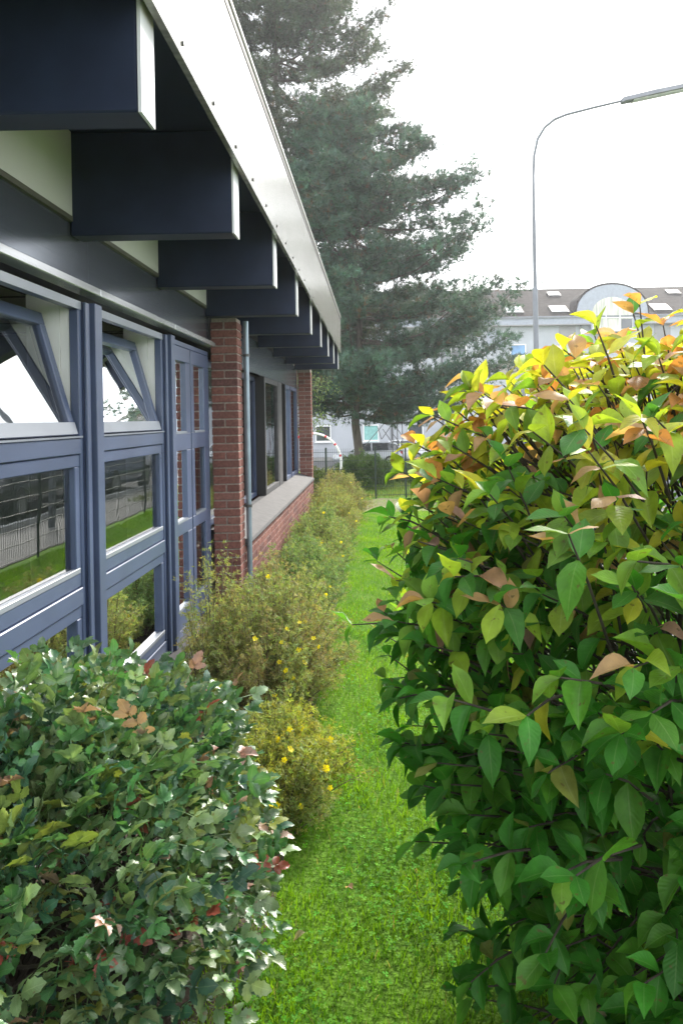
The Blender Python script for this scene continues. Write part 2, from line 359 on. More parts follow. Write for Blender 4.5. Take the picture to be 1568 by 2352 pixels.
def needle_tuft(k, length, width, cone):
    V = []; F = []; U = []
    for i in range(k):
        ph = random.uniform(0, 2*math.pi); th = math.acos(random.uniform(math.cos(cone), 1)); ln = length*random.uniform(.7, 1.1)
        d = np.array([math.sin(th)*math.cos(ph), math.cos(th), math.sin(th)*math.sin(ph)])
        s = np.cross(d, np.array([random.uniform(-1, 1), random.uniform(-1, 1), random.uniform(-1, 1)])); s /= np.linalg.norm(s)
        o = np.array([0, random.uniform(-.35, .1)*length, 0])
        b = len(V)*1; V += [o - s*width*.5, o + s*width*.5, o + d*ln]; F.append((b, b+1, b+2)); U += [(0, 0), (1, 0), (.5, 1)]
    return np.array(V), np.array(F), np.array(U)
ndl_t = [needle_tuft(13, 1.0, .10, R(80)) for _ in range(4)]
def blade(bend):
    v = np.array([(-.5, 0, 0), (.5, 0, 0), (-.42, bend*.25, .5), (.42, bend*.25, .5), (0, bend, 1.0)]); v[:, 0] *= .085
    return v, np.array([(0, 1, 2), (1, 3, 2), (2, 3, 4)]), np.array([(0, 0), (1, 0), (0, .5), (1, .5), (.5, 1)])
grs_t = [blade(.1), blade(.35), blade(.6), blade(.9)]
def clover():
    P = []
    for i in range(3):
        a = 2*math.pi*i/3; r = .5
        v = np.array([(0, 0, 0), (-.42, .55, .12), (0, .85, .08), (.42, .55, .12)])
        P.append((rot_pts(v, a), np.array([(0, 1, 2, 3)]), np.array([(.5, 0), (0, .6), (.5, 1), (1, .6)])))
    return combine(P)
clv_t = [clover()]
def flower():
    P = []
    for i in range(5):
        a = 2*math.pi*i/5
        v = np.array([(0, .05, 0), (-.38, .55, .12), (-.28, .95, .2), (.28, .95, .2), (.38, .55, .12)])
        P.append((rot_pts(v, a), np.array([(0, 1, 2, 3, 4)]), np.array([(.5, 0), (0, .6), (.2, 1), (.8, 1), (1, .6)])))
    return combine(P)
flw = flower()
def jit(c, n, a=.15):
    c = np.array(c); k = 1 + rng.uniform(-a, a, (n, 1)); return np.clip(c[None]*k*(1 + rng.uniform(-a*.5, a*.5, (n, 3))), 0, 1)

# ------------------------------------------------------------------ ground and roads
def terr(y):
    if y < 19: return 0.0
    if y < 46: t = (y-19)/27; return -1.1*(t*t*(3-2*t))
    return -1.1
YS = [-120, -20, 0, 10, 18] + [19 + 1.5*i for i in range(19)] + [60, 80, 140, 300, 900]
def sheet(name, x0, x1, y0, y1, material, dz):
    ys = [y0] + [y for y in YS if y0 < y < y1] + [y1]
    b = MB(); n = len(ys)
    b.add([(x, y, terr(y)+dz) for y in ys for x in (x0, x1)], [(2*i, 2*i+1, 2*i+3, 2*i+2) for i in range(n-1)])
    return struct(b.build(name, material))
sheet('ground', -900, 900, -120, 900, 'lawn_ground', 0)
sheet('planting_bed', -1.45, -0.42, -2, 14.2, 'soil', 0.006)
sheet('road', -120, 150, 45, 55, 'asphalt', 0.006)
sheet('parking_lane', 3.6, 12, -20, 44.2, 'asphalt', 0.006)
sheet('pavement', 1.95, 3.5, -20, 44.2, 'paving', 0.012)
kb = MB(); ys = [-20] + [y for y in YS if -20 < y < 44.2] + [44.2]
for a, b_ in zip(ys, ys[1:]):
    za, zb = terr(a), terr(b_)
    kb.add([(3.5,a,za-.05),(3.62,a,za-.05),(3.62,b_,zb-.05),(3.5,b_,zb-.05),(3.5,a,za+.11),(3.62,a,za+.11),(3.62,b_,zb+.11),(3.5,b_,zb+.11)], [(4,5,6,7),(0,1,5,4),(1,2,6,5),(2,3,7,6),(3,0,4,7)])
struct(kb.build('kerb', 'kerb'))
b = MB(); b.box(-120, 150, 44.2, 44.35, -1.2, -0.98); struct(b.build('road_kerb', 'kerb'))
sheet('forecourt', -60, 90, 55, 60.2, 'paving', 0.012)

b = MB(); ring = [(.28 + (.98+.12*math.sin(5*t))*math.cos(t), 16.55 + (1.35+.15*math.cos(7*t))*math.sin(t), .005) for t in np.linspace(0, 2*math.pi, 41)[:-1]]
b.add(ring, [tuple(range(40))]); mat('bare_earth', (.13, .10, .055), rough=.95, var=.25, scale=6, bump=.6, bscale=50, dark=(.08, .11, .025)); struct(b.build('bare_earth', 'bare_earth'))
# ------------------------------------------------------------------ low building on the left
FX = -1.387
bld = thing('low_building', 'low flat-roofed building with navy beams, blue window frames and brick columns', 'building', (-4.5, 6, 0))
Y0, Y1 = -1.5, 14.22
# roof
MB().box(-9.5, -0.66, Y0, 13.93, 3.205, 3.52).build('roof_slab', 'navy', bld)
MB().box(-9.5, -0.70, Y0, 13.88, 3.523, 3.60).build('roof_covering', 'dark_gap', bld)
fz0, fz1 = 3.02, 3.60
ys = [Y0, 0.9, 3.78, 6.66, 9.54, 11.72, 13.95]
for a, c in zip(ys, ys[1:]):
    p = MB().box(-0.625, -0.60, a+0.003, c-0.003, fz0, fz1).build('fascia_panel', 'fascia', bld, bevel=0.002)
    y = a + 0.18
    sc = MB()
    while y < c:
        for zz in (fz0+0.045,):
            sc.tube([(-0.602, y, zz), (-0.594, y, zz)], 0.008, 6)
        y += 0.48
    sc.build('screw', 'steel_dark', p)['kind'] = 'stuff'
MB().box(-0.655, -0.597, Y0, 13.95, 3.602, 3.642).build('fascia_gap', 'dark_gap', bld)
MB().box(-0.72, -0.590, Y0, 13.97, 3.644, 3.672).build('roof_edge', 'fascia_cap', bld, bevel=0.004)
MB().box(-9.5, -0.63, 13.935, 13.96, fz0, fz1).build('end_fascia', 'fascia', bld)
# beams
BY = [0.76 + 1.44*k for k in range(0, 10)]
for k, y in enumerate(BY):
    last = k == 9
    z0 = 2.722
    bm_ = MB().box(-1.40, -0.652, y, y+0.132, z0, 3.20).build('beam', 'navy', bld, bevel=0.006)
    MB().box(-0.650, -0.640, y-0.002, y+0.134, z0-0.002, 3.15).build('beam_end_shine', 'beam_end_shine', bm_)  # thin pale plate carrying the painted reflection of the beam end
# metal band, white panels and ledge above the windows
cols_y = [Y0, -0.55, 0.89, 2.33, 3.87, 5.31, 6.64]
for a, c in zip(cols_y, cols_y[1:]):
    MB().box(-1.43, -1.405, a+0.002, c-0.002, 2.513, 2.785).build('metal_band', 'band_metal', bld)
    t = MB().box(-1.43, -1.345, a+0.004, c-0.004, 2.474, 2.511).build('window_ledge', 'trim_metal', bld, bevel=0.003)
for k in range(len(BY)-1):
    a, c = BY[k]+0.134, BY[k+1]-0.002
    if a > 6.6: break
    if c > 6.64: c = 6.63
    p = MB().box(-1.415, -1.390, a, c, 2.812, 3.203).build('white_panel', 'white_panel', bld)
    MB().box(-1.42, -1.388, a, c, 2.787, 2.810).build('panel_trim', 'olive_trim', p)
# wall carcass behind everything (above windows) and plinth
MB().box(-1.70, -1.435, Y0, 13.98, 2.48, 3.20).build('lintel', 'dark_gap', bld)
MB().box(-1.70, -1.43, Y0, 6.64, 0.0, 0.30).build('plinth', 'plinth', bld)

def bar(b, y0, y1, z0, z1, xf, d=0.05): b.box(xf-d, xf, y0, y1, z0, z1)
def frame(b, y0, y1, z0, z1, w, xf, d=0.05, wb=None, wt=None):
    wb = w if wb is None else wb; wt = w if wt is None else wt
    bar(b, y0, y1, z1-wt, z1, xf, d); bar(b, y0, y1, z0, z0+wb, xf, d)
    bar(b, y0, y0+w, z0+wb, z1-wt, xf, d); bar(b, y1-w, y1, z0+wb, z1-wt, xf, d)
def pane(y0, y1, z0, z1, x, parent, name='pane', m='glass'):
    b = MB(); b.add([(x, y0, z0), (x, y1, z0), (x, y1, z1), (x, y0, z1)], [(0, 1, 2, 3)]); return b.build(name, m, parent)
lining = []
def mullion(y0, y1):
    b = MB(); c = (y0+y1)/2
    b.box(-1.50, -1.405, y0+.002, y1-.002, 0.30, 2.434)
    for q in (y0-.03, y1+.001): lining.append((q, q+.029))
    m = b.build('mullion', 'blue_frame_dark', bld)
    MB().box(-1.4045, -1.372, c-0.012, y1-0.012, 0.30, 2.440).build('mullion_cap', 'blue_frame', m, bevel=0.003)
    MB().box(-1.4045, -1.390, y0+0.006, c-0.040, 0.30, 2.434).build('mullion_strip', 'blue_frame', m, bevel=0.003)
    MB().box(-1.66, -1.502, y0-0.035, y1+0.035, 0.30, 2.47).build('inner_pier', 'room_white', m)
def window_unit(y0, y1):
    """three storeys of sashes: tilted hopper on top, fixed panes below"""
    b = MB(); frame(b, y0, y1, 0.30, 2.434, 0.035, -1.412, 0.045, wb=0.10, wt=0.038)
    bar(b, y0+0.035, y1-0.035, 1.704, 1.780, -1.408, 0.09); bar(b, y0+0.035, y1-0.035, 0.985, 1.069, -1.408, 0.09)
    w = b.build('window', 'blue_frame', bld, bevel=0.004)
    MB().box(-1.425, -1.4105, y0, y1, 2.3965, 2.436).build('head_frame', 'light_frame', w)
    MB().box(-1.44, -1.40, y0+0.03, y1-0.03, 1.7815, 1.790).build('transom_lip', 'light_frame', w)
    # tilted sash, hinged on its lower edge, top leaning into the room
    a, c = y0+0.045, y1-0.05; h = 0.605; zz = 1.797; xx = -1.418; tilt = R(15.5)
    def tl(p): return (xx - p[0]*math.cos(tilt) - p[1]*math.sin(tilt), p[2], zz + p[1]*math.cos(tilt) - p[0]*math.sin(tilt))
    def tbox(b, d0, d1, ya, yb, za, zb):
        q = [(d0,za,ya),(d1,za,ya),(d1,za,yb),(d0,za,yb),(d0,zb,ya),(d1,zb,ya),(d1,zb,yb),(d0,zb,yb)]
        b.add([tl(p) for p in q], [(0,3,2,1),(4,5,6,7),(0,1,5,4),(1,2,6,5),(2,3,7,6),(3,0,4,7)])
    b = MB(); tbox(b, 0, .055, a, c, 0, .062); tbox(b, 0, .055, a, c, h-.062, h); tbox(b, 0, .055, a, a+.062, .062, h-.062); tbox(b, 0, .055, c-.062, c, .062, h-.062)
    s = b.build('tilted_sash', 'blue_frame', w, bevel=0.003)
    b = MB(); tbox(b, -.003, .0, a, c, .002, .060); b.build('sash_rail', 'light_frame', w)
    b = MB(); tbox(b, .012, .02, a+.0625, c-.0625, .0625, h-.0625)
    b.v = b.v; g = MB(); g.add([tl((.02, .06, a+.06)), tl((.02, .06, c-.06)), tl((.02, h-.06, c-.06)), tl((.02, h-.06, a+.06))], [(0, 1, 2, 3)]); g.build('pane', 'glass', w)
    # middle and lower fixed sashes
    for z0, z1, wb in ((1.069, 1.704, 0.072), (0.40, 0.985, 0.055)):
        b = MB(); frame(b, y0+.035, y1-.035, z0+.003, z1-.003, 0.058, -1.418, 0.06, wb=wb)
        b.build('sash', 'blue_frame', w, bevel=0.004)
        MB().box(-1.445, -1.414, y0+.05, y1-.05, z0+wb-.004, z0+wb+.022).build('glazing_bead', 'light_frame', w, bevel=0.003)
        pane(y0+.09, y1-.09, z0+wb, z1-.05, -1.445, w)
for a, c in ((-1.5, -0.63), (-0.45, 0.81), (0.99, 2.25), (2.43, 3.779), (3.971, 5.226)):
    window_unit(a, c)
for a, c in ((-0.63, -0.45), (0.81, 0.99), (2.25, 2.43), (3.779, 3.971), (5.226, 5.407)):
    mullion(a, c)
for a, c in lining: MB().box(-1.50, -1.458, a, c, 0.41, 2.43).build('inner_lining', 'room_white', bld)
# twin door leaves beside the brick column
b = MB(); frame(b, 5.407, 6.636, 0.30, 2.434, 0.03, -1.412, 0.09, wb=0.06, wt=0.038)
df = b.build('door_frame', 'blue_frame', bld, bevel=0.004)
for a, c, ga, gc in ((5.440, 5.942, 5.50, 5.815), (5.985, 6.604, 6.07, 6.42)):
    b = MB(); zs = [0.37, 0.50, 1.035, 1.125, 1.640, 1.765, 2.285, 2.392]
    for k in range(0, 8, 2): bar(b, a, c, zs[k], zs[k+1], -1.404, 0.06)
    for k in (1, 3, 5): bar(b, a, ga, zs[k], zs[k+1], -1.404, 0.06); bar(b, gc, c, zs[k], zs[k+1], -1.404, 0.06)
    d = b.build('door', 'blue_frame', bld, bevel=0.004)
    for k in (1, 3, 5):
        pane(ga, gc, zs[k], zs[k+1], -1.425, d)
        MB().box(-1.43, -1.402, ga, gc, zs[k]-.004, zs[k]+.014).build('glazing_bead', 'light_frame', d)
MB().box(-1.47, -1.41, 5.944, 5.983, 0.37, 2.392).build('door_astragal', 'blue_frame_dark', df)
MB().box(-1.46, -1.30, 5.41, 6.63, 0.262, 0.298).build('door_sill', 'sill', bld)
MB().box(-1.46, -1.33, Y0, 5.408, 0.262, 0.298).build('window_sill', 'sill', bld)

# bricks
def brick_mesh(name, lx, ly, lz, material, seed=0):
    rr = random.Random(seed)
    bm = bmesh.new(); bmesh.ops.create_cube(bm, size=1)
    for v in bm.verts: v.co = Vector((v.co.x*lx + rr.uniform(-.0012, .0012), v.co.y*ly + rr.uniform(-.0012, .0012), v.co.z*lz + rr.uniform(-.001, .001)))
    bmesh.ops.bevel(bm, geom=list(bm.edges), offset=0.003, segments=1, affect='EDGES')
    me = bpy.data.meshes.new(name); bm.to_mesh(me); bm.free(); me.materials.append(M[material]); return me
BM = {}
def brick(parent, c, size):
    k = (size, random.choices(range(4), (4, 3, 3, 1.3))[0], random.randrange(2))
    if k not in BM: BM[k] = brick_mesh('brick', *size, 'brick%d' % k[1], seed=len(BM))
    o = link(bpy.data.objects.new('brick', BM[k])); o.parent = parent
    o.location = (c[0]+random.uniform(-.001, .0015), c[1]+random.uniform(-.0015, .001), c[2]); return o
CO, BH = 0.069, 0.057
def column(x0, y0, ztop):
    w = 0.224
    c = MB().box(x0+.007, x0+w-.007, y0+.007, y0+w-.007, 0, ztop-.001).build('brick_column', 'mortar', bld)
    n = int(ztop/CO)
    for i in range(n):
        z = i*CO + BH/2 + .006
        if i % 2: 
            for q in (0, 1): brick(c, (x0+w/2, y0+.053+q*.118, z), (w, .106, BH))
        else:
            for q in (0, 1): brick(c, (x0+.053+q*.118, y0+w/2, z), (.106, w, BH))
    return c
column(FX, 6.64, 2.72)
column(-1.375, 14.0, 2.76)
# parapet under the far windows
PX = -1.155; pw = MB().box(-1.70, PX-.008, 6.868, 13.996, 0, 0.752).build('parapet_wall', 'mortar', bld)
low = MB()
for i in range(11):
    z = i*CO + BH/2 + .004; y = 6.875 + (0 if i % 2 else -.118)
    while y < 13.97:
        a, c = max(y, 6.87), min(y+.224, 13.99)
        if c-a > .05:
            if i < 3: low.box(PX-.10, PX, a, c, z-BH/2, z+BH/2)
            elif c-a > .2: brick(pw, (PX-.053, (a+c)/2, z), (.106, .224, BH))
            else: brick(pw, (PX-.053, (a+c)/2, z), (.106, .106, BH)).scale.y = (c-a)/.106
        y += .236
low.build('lower_bricks', 'brick0', pw)['kind'] = 'stuff'
b = MB(); b.prism([(-1.47, .80), (-1.125, .758), (-1.115, .775), (-1.125, .80), (-1.40, .895), (-1.47, .895)], 'y', 6.87, 13.995); b.build('stone_sill', 'sill', bld)
# far window strip
MB().box(-1.43, -1.405, 6.87, 10.35, 2.40, 2.785).build('metal_band', 'band_metal', bld)
MB().box(-1.43, -1.405, 10.354, 13.99, 2.40, 2.785).build('metal_band', 'band_metal', bld)
def strip(y0, y1, xf, nm='window', fr='blue_frame', w=.06):
    b = MB(); frame(b, y0, y1, .897, 2.398, w, xf, .05); o = b.build(nm, fr, bld, bevel=.003); pane(y0+w-.005, y1-w+.005, .95, 2.34, xf-.03, o); return o
strip(6.92, 8.30, -1.515, fr='blue_frame_dark'); strip(8.34, 9.885, -1.515, fr='blue_frame_dark')
MB().box(-1.56, -1.40, 9.89, 9.93, .90, 2.398).build('window_jamb', 'black', bld)
strip(9.935, 11.30, -1.402, fr='sill', w=.07)
MB().box(-1.47, -1.398, 11.305, 11.70, .90, 2.398).build('window_panel', 'sill', bld)
MB().box(-1.56, -1.49, 11.705, 12.16, .90, 2.398).build('window_recess', 'black', bld)
MB().box(-1.56, -1.40, 12.165, 12.2, .90, 2.398).build('window_jamb', 'black', bld)
strip(12.205, 12.86, -1.402); strip(12.93, 13.985, -1.402, fr='blue_frame')
MB().box(-1.46, -1.396, 12.862, 12.928, .90, 2.398).build('window_post', 'blue_frame_dark', bld)
# room behind the glass
MB().box(-7.0, -1.48, Y0, 13.95, 0.18, 0.22).build('room_floor', 'room_floor', bld)
MB().box(-7.0, -1.705, Y0, 13.95, 2.62, 2.66).build('room_ceiling', 'ceiling_tile', bld)
rc = MB()
for i in range(24): rc.box(-7, -1.71, Y0+.62*i, Y0+.62*i+.018, 2.612, 2.619)
for i in range(8): rc.box(-1.95-.62*i, -1.93-.62*i, Y0, 13.9, 2.605, 2.611)
rc.build('ceiling_grid', 'furniture', bld)['kind'] = 'stuff'
MB().box(-7.1, -7.0, Y0, 13.95, 0, 3.2).build('rear_wall', 'room_wall', bld)
MB().box(-7.0, -1.42, 14.226, 14.26, 0, 3.2).build('end_wall', 'brick1', bld)
MB().box(-7.0, -0.9, Y0-.05, Y0, 0, 3.2).build('near_wall', 'room_wall', bld)
MB().box(-6.9, -1.72, 6.72, 6.80, 0.22, 2.61).build('partition', 'room_wall', bld)
# downpipe with clamps
dp = MB().tube([(-1.128, 6.885, .0), (-1.128, 6.885, 2.719)], .0235, 12).build('downpipe', 'pipe', bld, smooth=True)
for z in (2.42, 1.10, .45):
    MB().tube([(-1.128, 6.885, z-.012), (-1.128, 6.885, z+.012)], .030, 12).build('pipe_clamp', 'steel_dark', dp)
    MB().box(-1.165, -1.13, 6.845, 6.857, z-.006, z+.006).build('clamp_arm', 'steel_dark', dp)
# furniture glimpsed inside
def table(x, y, lab):
    t = thing('table', lab, 'table', (x, y, .22), 'tables inside the low building')
    MB().box(x-.4, x+.4, y-.7, y+.7, .90, .93).build('table_top', 'furniture', t)
    for sx in (-.35, .35):
        for sy in (-.62, .62): MB().box(x+sx-.02, x+sx+.02, y+sy-.02, y+sy+.02, .22, .90).build('leg', 'furniture', t)
table(-2.6, 4.6, 'dark table inside the room behind the lower window panes')

# ------------------------------------------------------------------ fences
def fence(name, lab, pts, h, wire=.05, zf=lambda p: 0):
    root = thing(name, lab, 'fence', (pts[0][0], pts[0][1], zf(pts[0])))
    for i, p in enumerate(pts):
        z = zf(p); MB().box(p[0]-.02, p[0]+.02, p[1]-.02, p[1]+.02, z-.1, z+h+.03).build('post', 'fence_green', root)
    for p, q in zip(pts, pts[1:]):
        d = Vector((q[0]-p[0], q[1]-p[1], 0)); ln = d.length; d /= ln; nn = Vector((-d.y, d.x, 0)); b = MB()
        def wirebox(a, c, r):
            a = Vector(a); c = Vector(c); e = (c-a).normalized(); s = nn*r; t = e.cross(nn)*r
            b.add([a-s-t, a+s-t, a+s+t, a-s+t, c-s-t, c+s-t, c+s+t, c-s+t], [(0,1,5,4),(1,2,6,5),(2,3,7,6),(3,0,4,7)])
        k = wire
        while k < ln:
            a = Vector((p[0], p[1], 0)) + d*k; wirebox(a+Vector((0, 0, .05)), a+Vector((0, 0, h)), .0032); k += wire
        z = .08
        while z < h:
            for o in (-.008, .008): wirebox(Vector((p[0], p[1], z))+nn*o, Vector((q[0], q[1], z))+nn*o, .004)
            z += .2
        b.build('mesh_panel', 'fence_green', root)['kind'] = 'stuff'
    return root
fence('garden_fence', 'dark green wire mesh fence crossing the end of the lawn', [(-4.55, 18), (-3.42, 18), (-2.29, 18), (-1.16, 18), (-.03, 18), (.66, 18), (1.78, 18)], 1.16)
fence('side_fence', 'dark green wire mesh fence running along the lawn behind the right shrub', [(1.82, y) for y in (-1.6, .9, 3.4, 5.9, 8.4, 10.9, 13.4, 15.9, 17.95)], 1.16)

# ------------------------------------------------------------------ striped arch
ar = thing('striped_arch', 'white tubular arch with red bands beyond the wire fence', 'arch', (-1.6, 19.6, terr(19.6)))
cx, cz, rr_ = -1.60, .78, .71
pts = [(cx-rr_, 19.6, -.05)] + [(cx+rr_*math.cos(t), 19.6, cz+rr_*math.sin(t)) for t in np.linspace(math.pi, 0, 33)] + [(cx+rr_, 19.6, -.05)]
MB().tube(pts, .03, 10).build('tube', 'white_paint', ar, smooth=True)
for t0 in (12, 37, 62, 90, 118, 143, 168):
    q = [(cx+rr_*math.cos(R(t)), 19.6, cz+rr_*math.sin(R(t))) for t in (t0-2.2, t0, t0+2.2)]
    MB().tube(q, .0325, 10).build('red_band', 'red_paint', ar)

# ------------------------------------------------------------------ street lamp
lm = thing('street_lamp', 'tall grey street lamp with curved arm against the white sky', 'street lamp', (2.86, 13.9, 0))
MB().tube([(2.86, 13.9, 0), (2.86, 13.9, .9), (2.86, 13.9, 4.08), (2.86, 13.9, 4.13)], [.062, .05, .047, .034], 12).build('lower_pole', 'galv', lm, smooth=True)
MB().tube([(2.86, 13.9, 4.12), (2.86, 13.9, 5.3), (2.86, 13.9, 5.38)], [.034, .033, .026], 12).build('upper_pole', 'galv', lm, smooth=True)  # upper radii narrowed to mimic bright sky bleeding over the pole
cv = [(2.86, 5.37), (2.865, 6.1), (2.885, 6.45), (2.95, 6.74), (3.08, 6.95), (3.26, 7.09), (3.47, 7.17), (3.95, 7.285), (4.46, 7.395)]
MB().tube([(x, 13.9, z) for x, z in cv], [.026, .025, .025, .025, .024, .024, .023, .022, .021], 10).build('arm', 'galv', lm, smooth=True)
hd = MB(); a = math.atan2(.205, 1.05)
ax_, az_ = math.cos(a), math.sin(a)
def hp(t, s, w): return (4.44 + t*ax_ - s*az_, 13.9 + w, 7.385 + t*az_ + s*ax_)
secs = [(0, .03, .05), (.05, .05, .09), (.6, .055, .13), (1.25, .05, .13), (1.42, .03, .08)]
for i, (t, s, w) in enumerate(secs): hd.v += [hp(t, -.03, -w), hp(t, -.03, w), hp(t, s, w*.7), hp(t, s, -w*.7)]
for i in range(len(secs)-1):
    for k in range(4): hd.f.append((i*4+k, i*4+(k+1) % 4, i*4+4+(k+1) % 4, i*4+4+k)); hd.m.append(0)
hd.f += [(0, 1, 2, 3), (16, 17, 18, 19)]; hd.m += [0, 0]
hdo = hd.build('lamp_head', 'galv', lm)
q = MB(); q.add([hp(.2, -.034, -.09), hp(.2, -.034, .09), hp(1.3, -.034, .09), hp(1.3, -.034, -.09), hp(.2, -.05, -.07), hp(.2, -.05, .07), hp(1.3, -.05, .07), hp(1.3, -.05, -.07)],
              [(0, 1, 2, 3), (4, 5, 6, 7), (0, 1, 5, 4), (1, 2, 6, 5), (2, 3, 7, 6), (3, 0, 4, 7)]); q.build('diffuser', 'lamp_clear', hdo)

# ------------------------------------------------------------------ cars
def car(lab, loc, rz, paint, group=None, estate=False):
    """car built along +X (front at +X), origin at ground under the centre"""
    root = bpy.data.objects.new('parked_car', None); link(root); root.location = loc; root.rotation_euler = (0, 0, rz); tag(root, lab, 'car', group)
    Lh, wd = 2.15, .87
    # stations: x, lower z, shoulder z, half width
    st = [(-2.15, .42, .80, .70), (-2.05, .30, .92, .80), (-1.6, .24, .96, .86), (-.8, .22, .95, .88), (.3, .22, .93, .88), (.95, .22, .90, .87), (1.6, .24, .80, .83), (2.0, .28, .70, .75), (2.15, .40, .60, .62)]
    b = MB(); n = 8
    for x, z0, z1, w in st:
        b.v += [(x, -w*.9, z0), (x, -w, z0+.12), (x, -w, (z0+z1)*.55), (x, -w*.93, z1), (x, w*.93, z1), (x, w, (z0+z1)*.55), (x, w, z0+.12), (x, w*.9, z0)]
    for i in range(len(st)-1):
        for k in range(n): b.f.append((i*n+k, i*n+(k+1) % n, (i+1)*n+(k+1) % n, (i+1)*n+k)); b.m.append(0)
    b.f += [tuple(range(n)), tuple(range((len(st)-1)*n, len(st)*n))]; b.m += [0, 0]
    body = b.build('body', 'car_'+paint, root, smooth=True)
    rx = -1.75 if estate else -1.25
    gp = [(rx-.35, .93, .76), (rx, 1.36, .60), (rx+.5, 1.46, .60), (.1, 1.46, .60), (.45, 1.38, .61), (1.15, .88, .76)]
    g = MB()
    for x, z, w in gp: g.v += [(x, -w, z), (x, w, z)]
    g.v += [(x, s*.80, .90) for x, z, w in gp for s in (-1, 1)]
    m_ = len(gp)*2
    for i in range(len(gp)-1):
        a, c = 2*i, 2*i+2
        g.f += [(a, a+1, c+1, c), (a, c, m_+c, m_+a), (a+1, m_+a+1, m_+c+1, c+1)]; g.m += [0, 0, 0]
    g.build('windows', 'car_glass', root, smooth=False)
    r_ = MB(); tp = gp[1:5]
    for x, z, w in tp: r_.v += [(x, -w-.01, z+.004), (x, w+.01, z+.004), (x, -w-.02, z-.05), (x, w+.02, z-.05)]
    for i in range(3):
        a = 4*i; r_.f += [(a, a+1, a+5, a+4), (a, a+4, a+6, a+2), (a+1, a+3, a+7, a+5)]; r_.m += [0]*3
    roof = r_.build('roof', 'car_'+paint, root)
    for x0, z0_, x1, z1_ in ((.42, 1.385, 1.12, .89), (rx-.33, .93, rx+.02, 1.36), (-.25, .92, -.25, 1.45)):
        for s in (-1, 1): MB().tube([(x0, s*(.62 if z0_ > 1.2 else .785), z0_), (x1, s*(.62 if z1_ > 1.2 else .785), z1_)], .032, 6).build('pillar', 'car_'+paint, roof)
    for x in (-1.35, 1.35):
        for s in (-1, 1):
            wh = MB().tube([(x, s*.70, .32), (x, s*.885, .32)], .32, 20).build('wheel', 'tyre', root, smooth=True)
            MB().tube([(x, s*.80, .32), (x, s*.892, .32)], .20, 16).build('rim', 'rim', wh)
    for s in (-1, 1):
        MB().box(1.98, 2.10, s*.62-.13, s*.62+.13, .60, .72).build('headlight', 'lamp_clear', root)
        MB().box(-2.13, -2.00, s*.66-.12, s*.66+.12, .72, .90).build('tail_light', 'lamp_red', root)
        MB().box(.68, .86, s*.93-.07, s*.93+.07, .92, 1.04).build('mirror', 'car_'+paint, root)
    for s in (-1, 1): MB().box(2.10, 2.16, -.25, .25, .42, .52).build('grille', 'black', root) if s > 0 else None
    for sx in (2.155,): MB().box(sx-.01, sx+.005, -.26, .26, .33, .41).build('number_plate', 'white_paint', root)
    return root
g1 = 'cars parked on the road beyond the pine'
car('silver car half hidden behind the pine trunk', (-.55, 48.5, -1.09), math.pi, 'silver', g1, True)
car('white car with red tail light right of the pine trunk', (1.3, 52.3, -1.09), math.pi, 'white', g1)
car('white car parked below the red and white sign', (6.6, 52.3, -1.09), math.pi, 'white', g1)
g2 = 'cars parked beside the lawn fence, seen in the window reflections'
for k, (y, c, lab) in enumerate([(10.6, 'silver', 'silver-grey car parked nearest along the pavement'), (16.2, 'black', 'black car parked beside the street lamp'), (21.6, 'navy', 'navy car parked behind the black car')]):
    car(lab, (4.75, y, terr(y)+.008), R(90), c, g2, k % 2 == 0)

# ------------------------------------------------------------------ background apartment building
apt = thing('apartment_building', 'pale three-storey apartment building with dark tiled roof and arched dormer', 'building', (10, 66, -1.2))
AX0, AX1, AY = -30.0, 46.0, 60.0
MB().box(AX0, AX1, AY, AY+12, -1.3, 8.75).build('wall', 'house_wall', apt)
MB().box(AX0-.2, AX1+.2, AY-.35, AY+.2, 8.753, 9.36).build('cornice', 'house_trim', apt)
MB().box(AX0-.2, AX1+.2, AY-.42, AY-.352, 9.20, 9.33).build('gutter', 'galv', apt)
MB().box(AX0-.2, AX1+.2, AY-.40, AY+.2, 8.66, 8.75).build('cornice_shadow_board', 'house_grey', apt)
rf = MB().prism([(AY-.30, 9.365), (AY+6, 12.45), (AY+12.3, 9.365)], 'x', AX0-.3, AX1+.3).build('roof', 'house_roof', apt)
def roofz(y): return 9.365 + (y-AY+.30)*(12.45-9.365)/6.3
def skylight(x, y, w=1.35, d=1.5):
    z = roofz(y); sl = math.atan2(3.085, 6.3); cs, sn = math.cos(sl), math.sin(sl)
    def bx(b, a, c, u0, u1, h0, h1):
        def P(x_, u, h): return (x_, y + u*cs - h*sn, z + u*sn + h*cs)
        q = [P(a,u0,h0),P(c,u0,h0),P(c,u1,h0),P(a,u1,h0),P(a,u0,h1),P(c,u0,h1),P(c,u1,h1),P(a,u1,h1)]
        b.add(q, [(0,3,2,1),(4,5,6,7),(0,1,5,4),(1,2,6,5),(2,3,7,6),(3,0,4,7)])
    b = MB(); bx(b, x-w/2, x+w/2, 0, d, -.05, .10); f = b.build('skylight', 'steel_dark', apt)
    b = MB(); bx(b, x-w/2+.09, x+w/2-.09, .09, d-.09, .103, .115); b.build('skylight_glass', 'skylight_glass', f)
for x in (-12, -5.2, 3.4, 10.85, 14.35, 22.25, 29, 36): skylight(x, AY+.35)
for x in (16.0-1.2, 24.6): skylight(x, AY+4.1, 1.0, 1.0)
WX = [-26.8, -23, -19.2, -15.4, -11.6, -7.8, -4.05, -.4, 3.0, 6.4, 10.95, 14.75, 22.0, 25.8, 29.6, 33.4, 37.2, 41]
paneM = {(-4.05, 0): 'pane_dark', (-.4, 0): 'pane_teal', (10.95, 2): 'pane_blue', (-4.05, 1): 'pane_teal', (6.4, 0): 'pane_blue'}
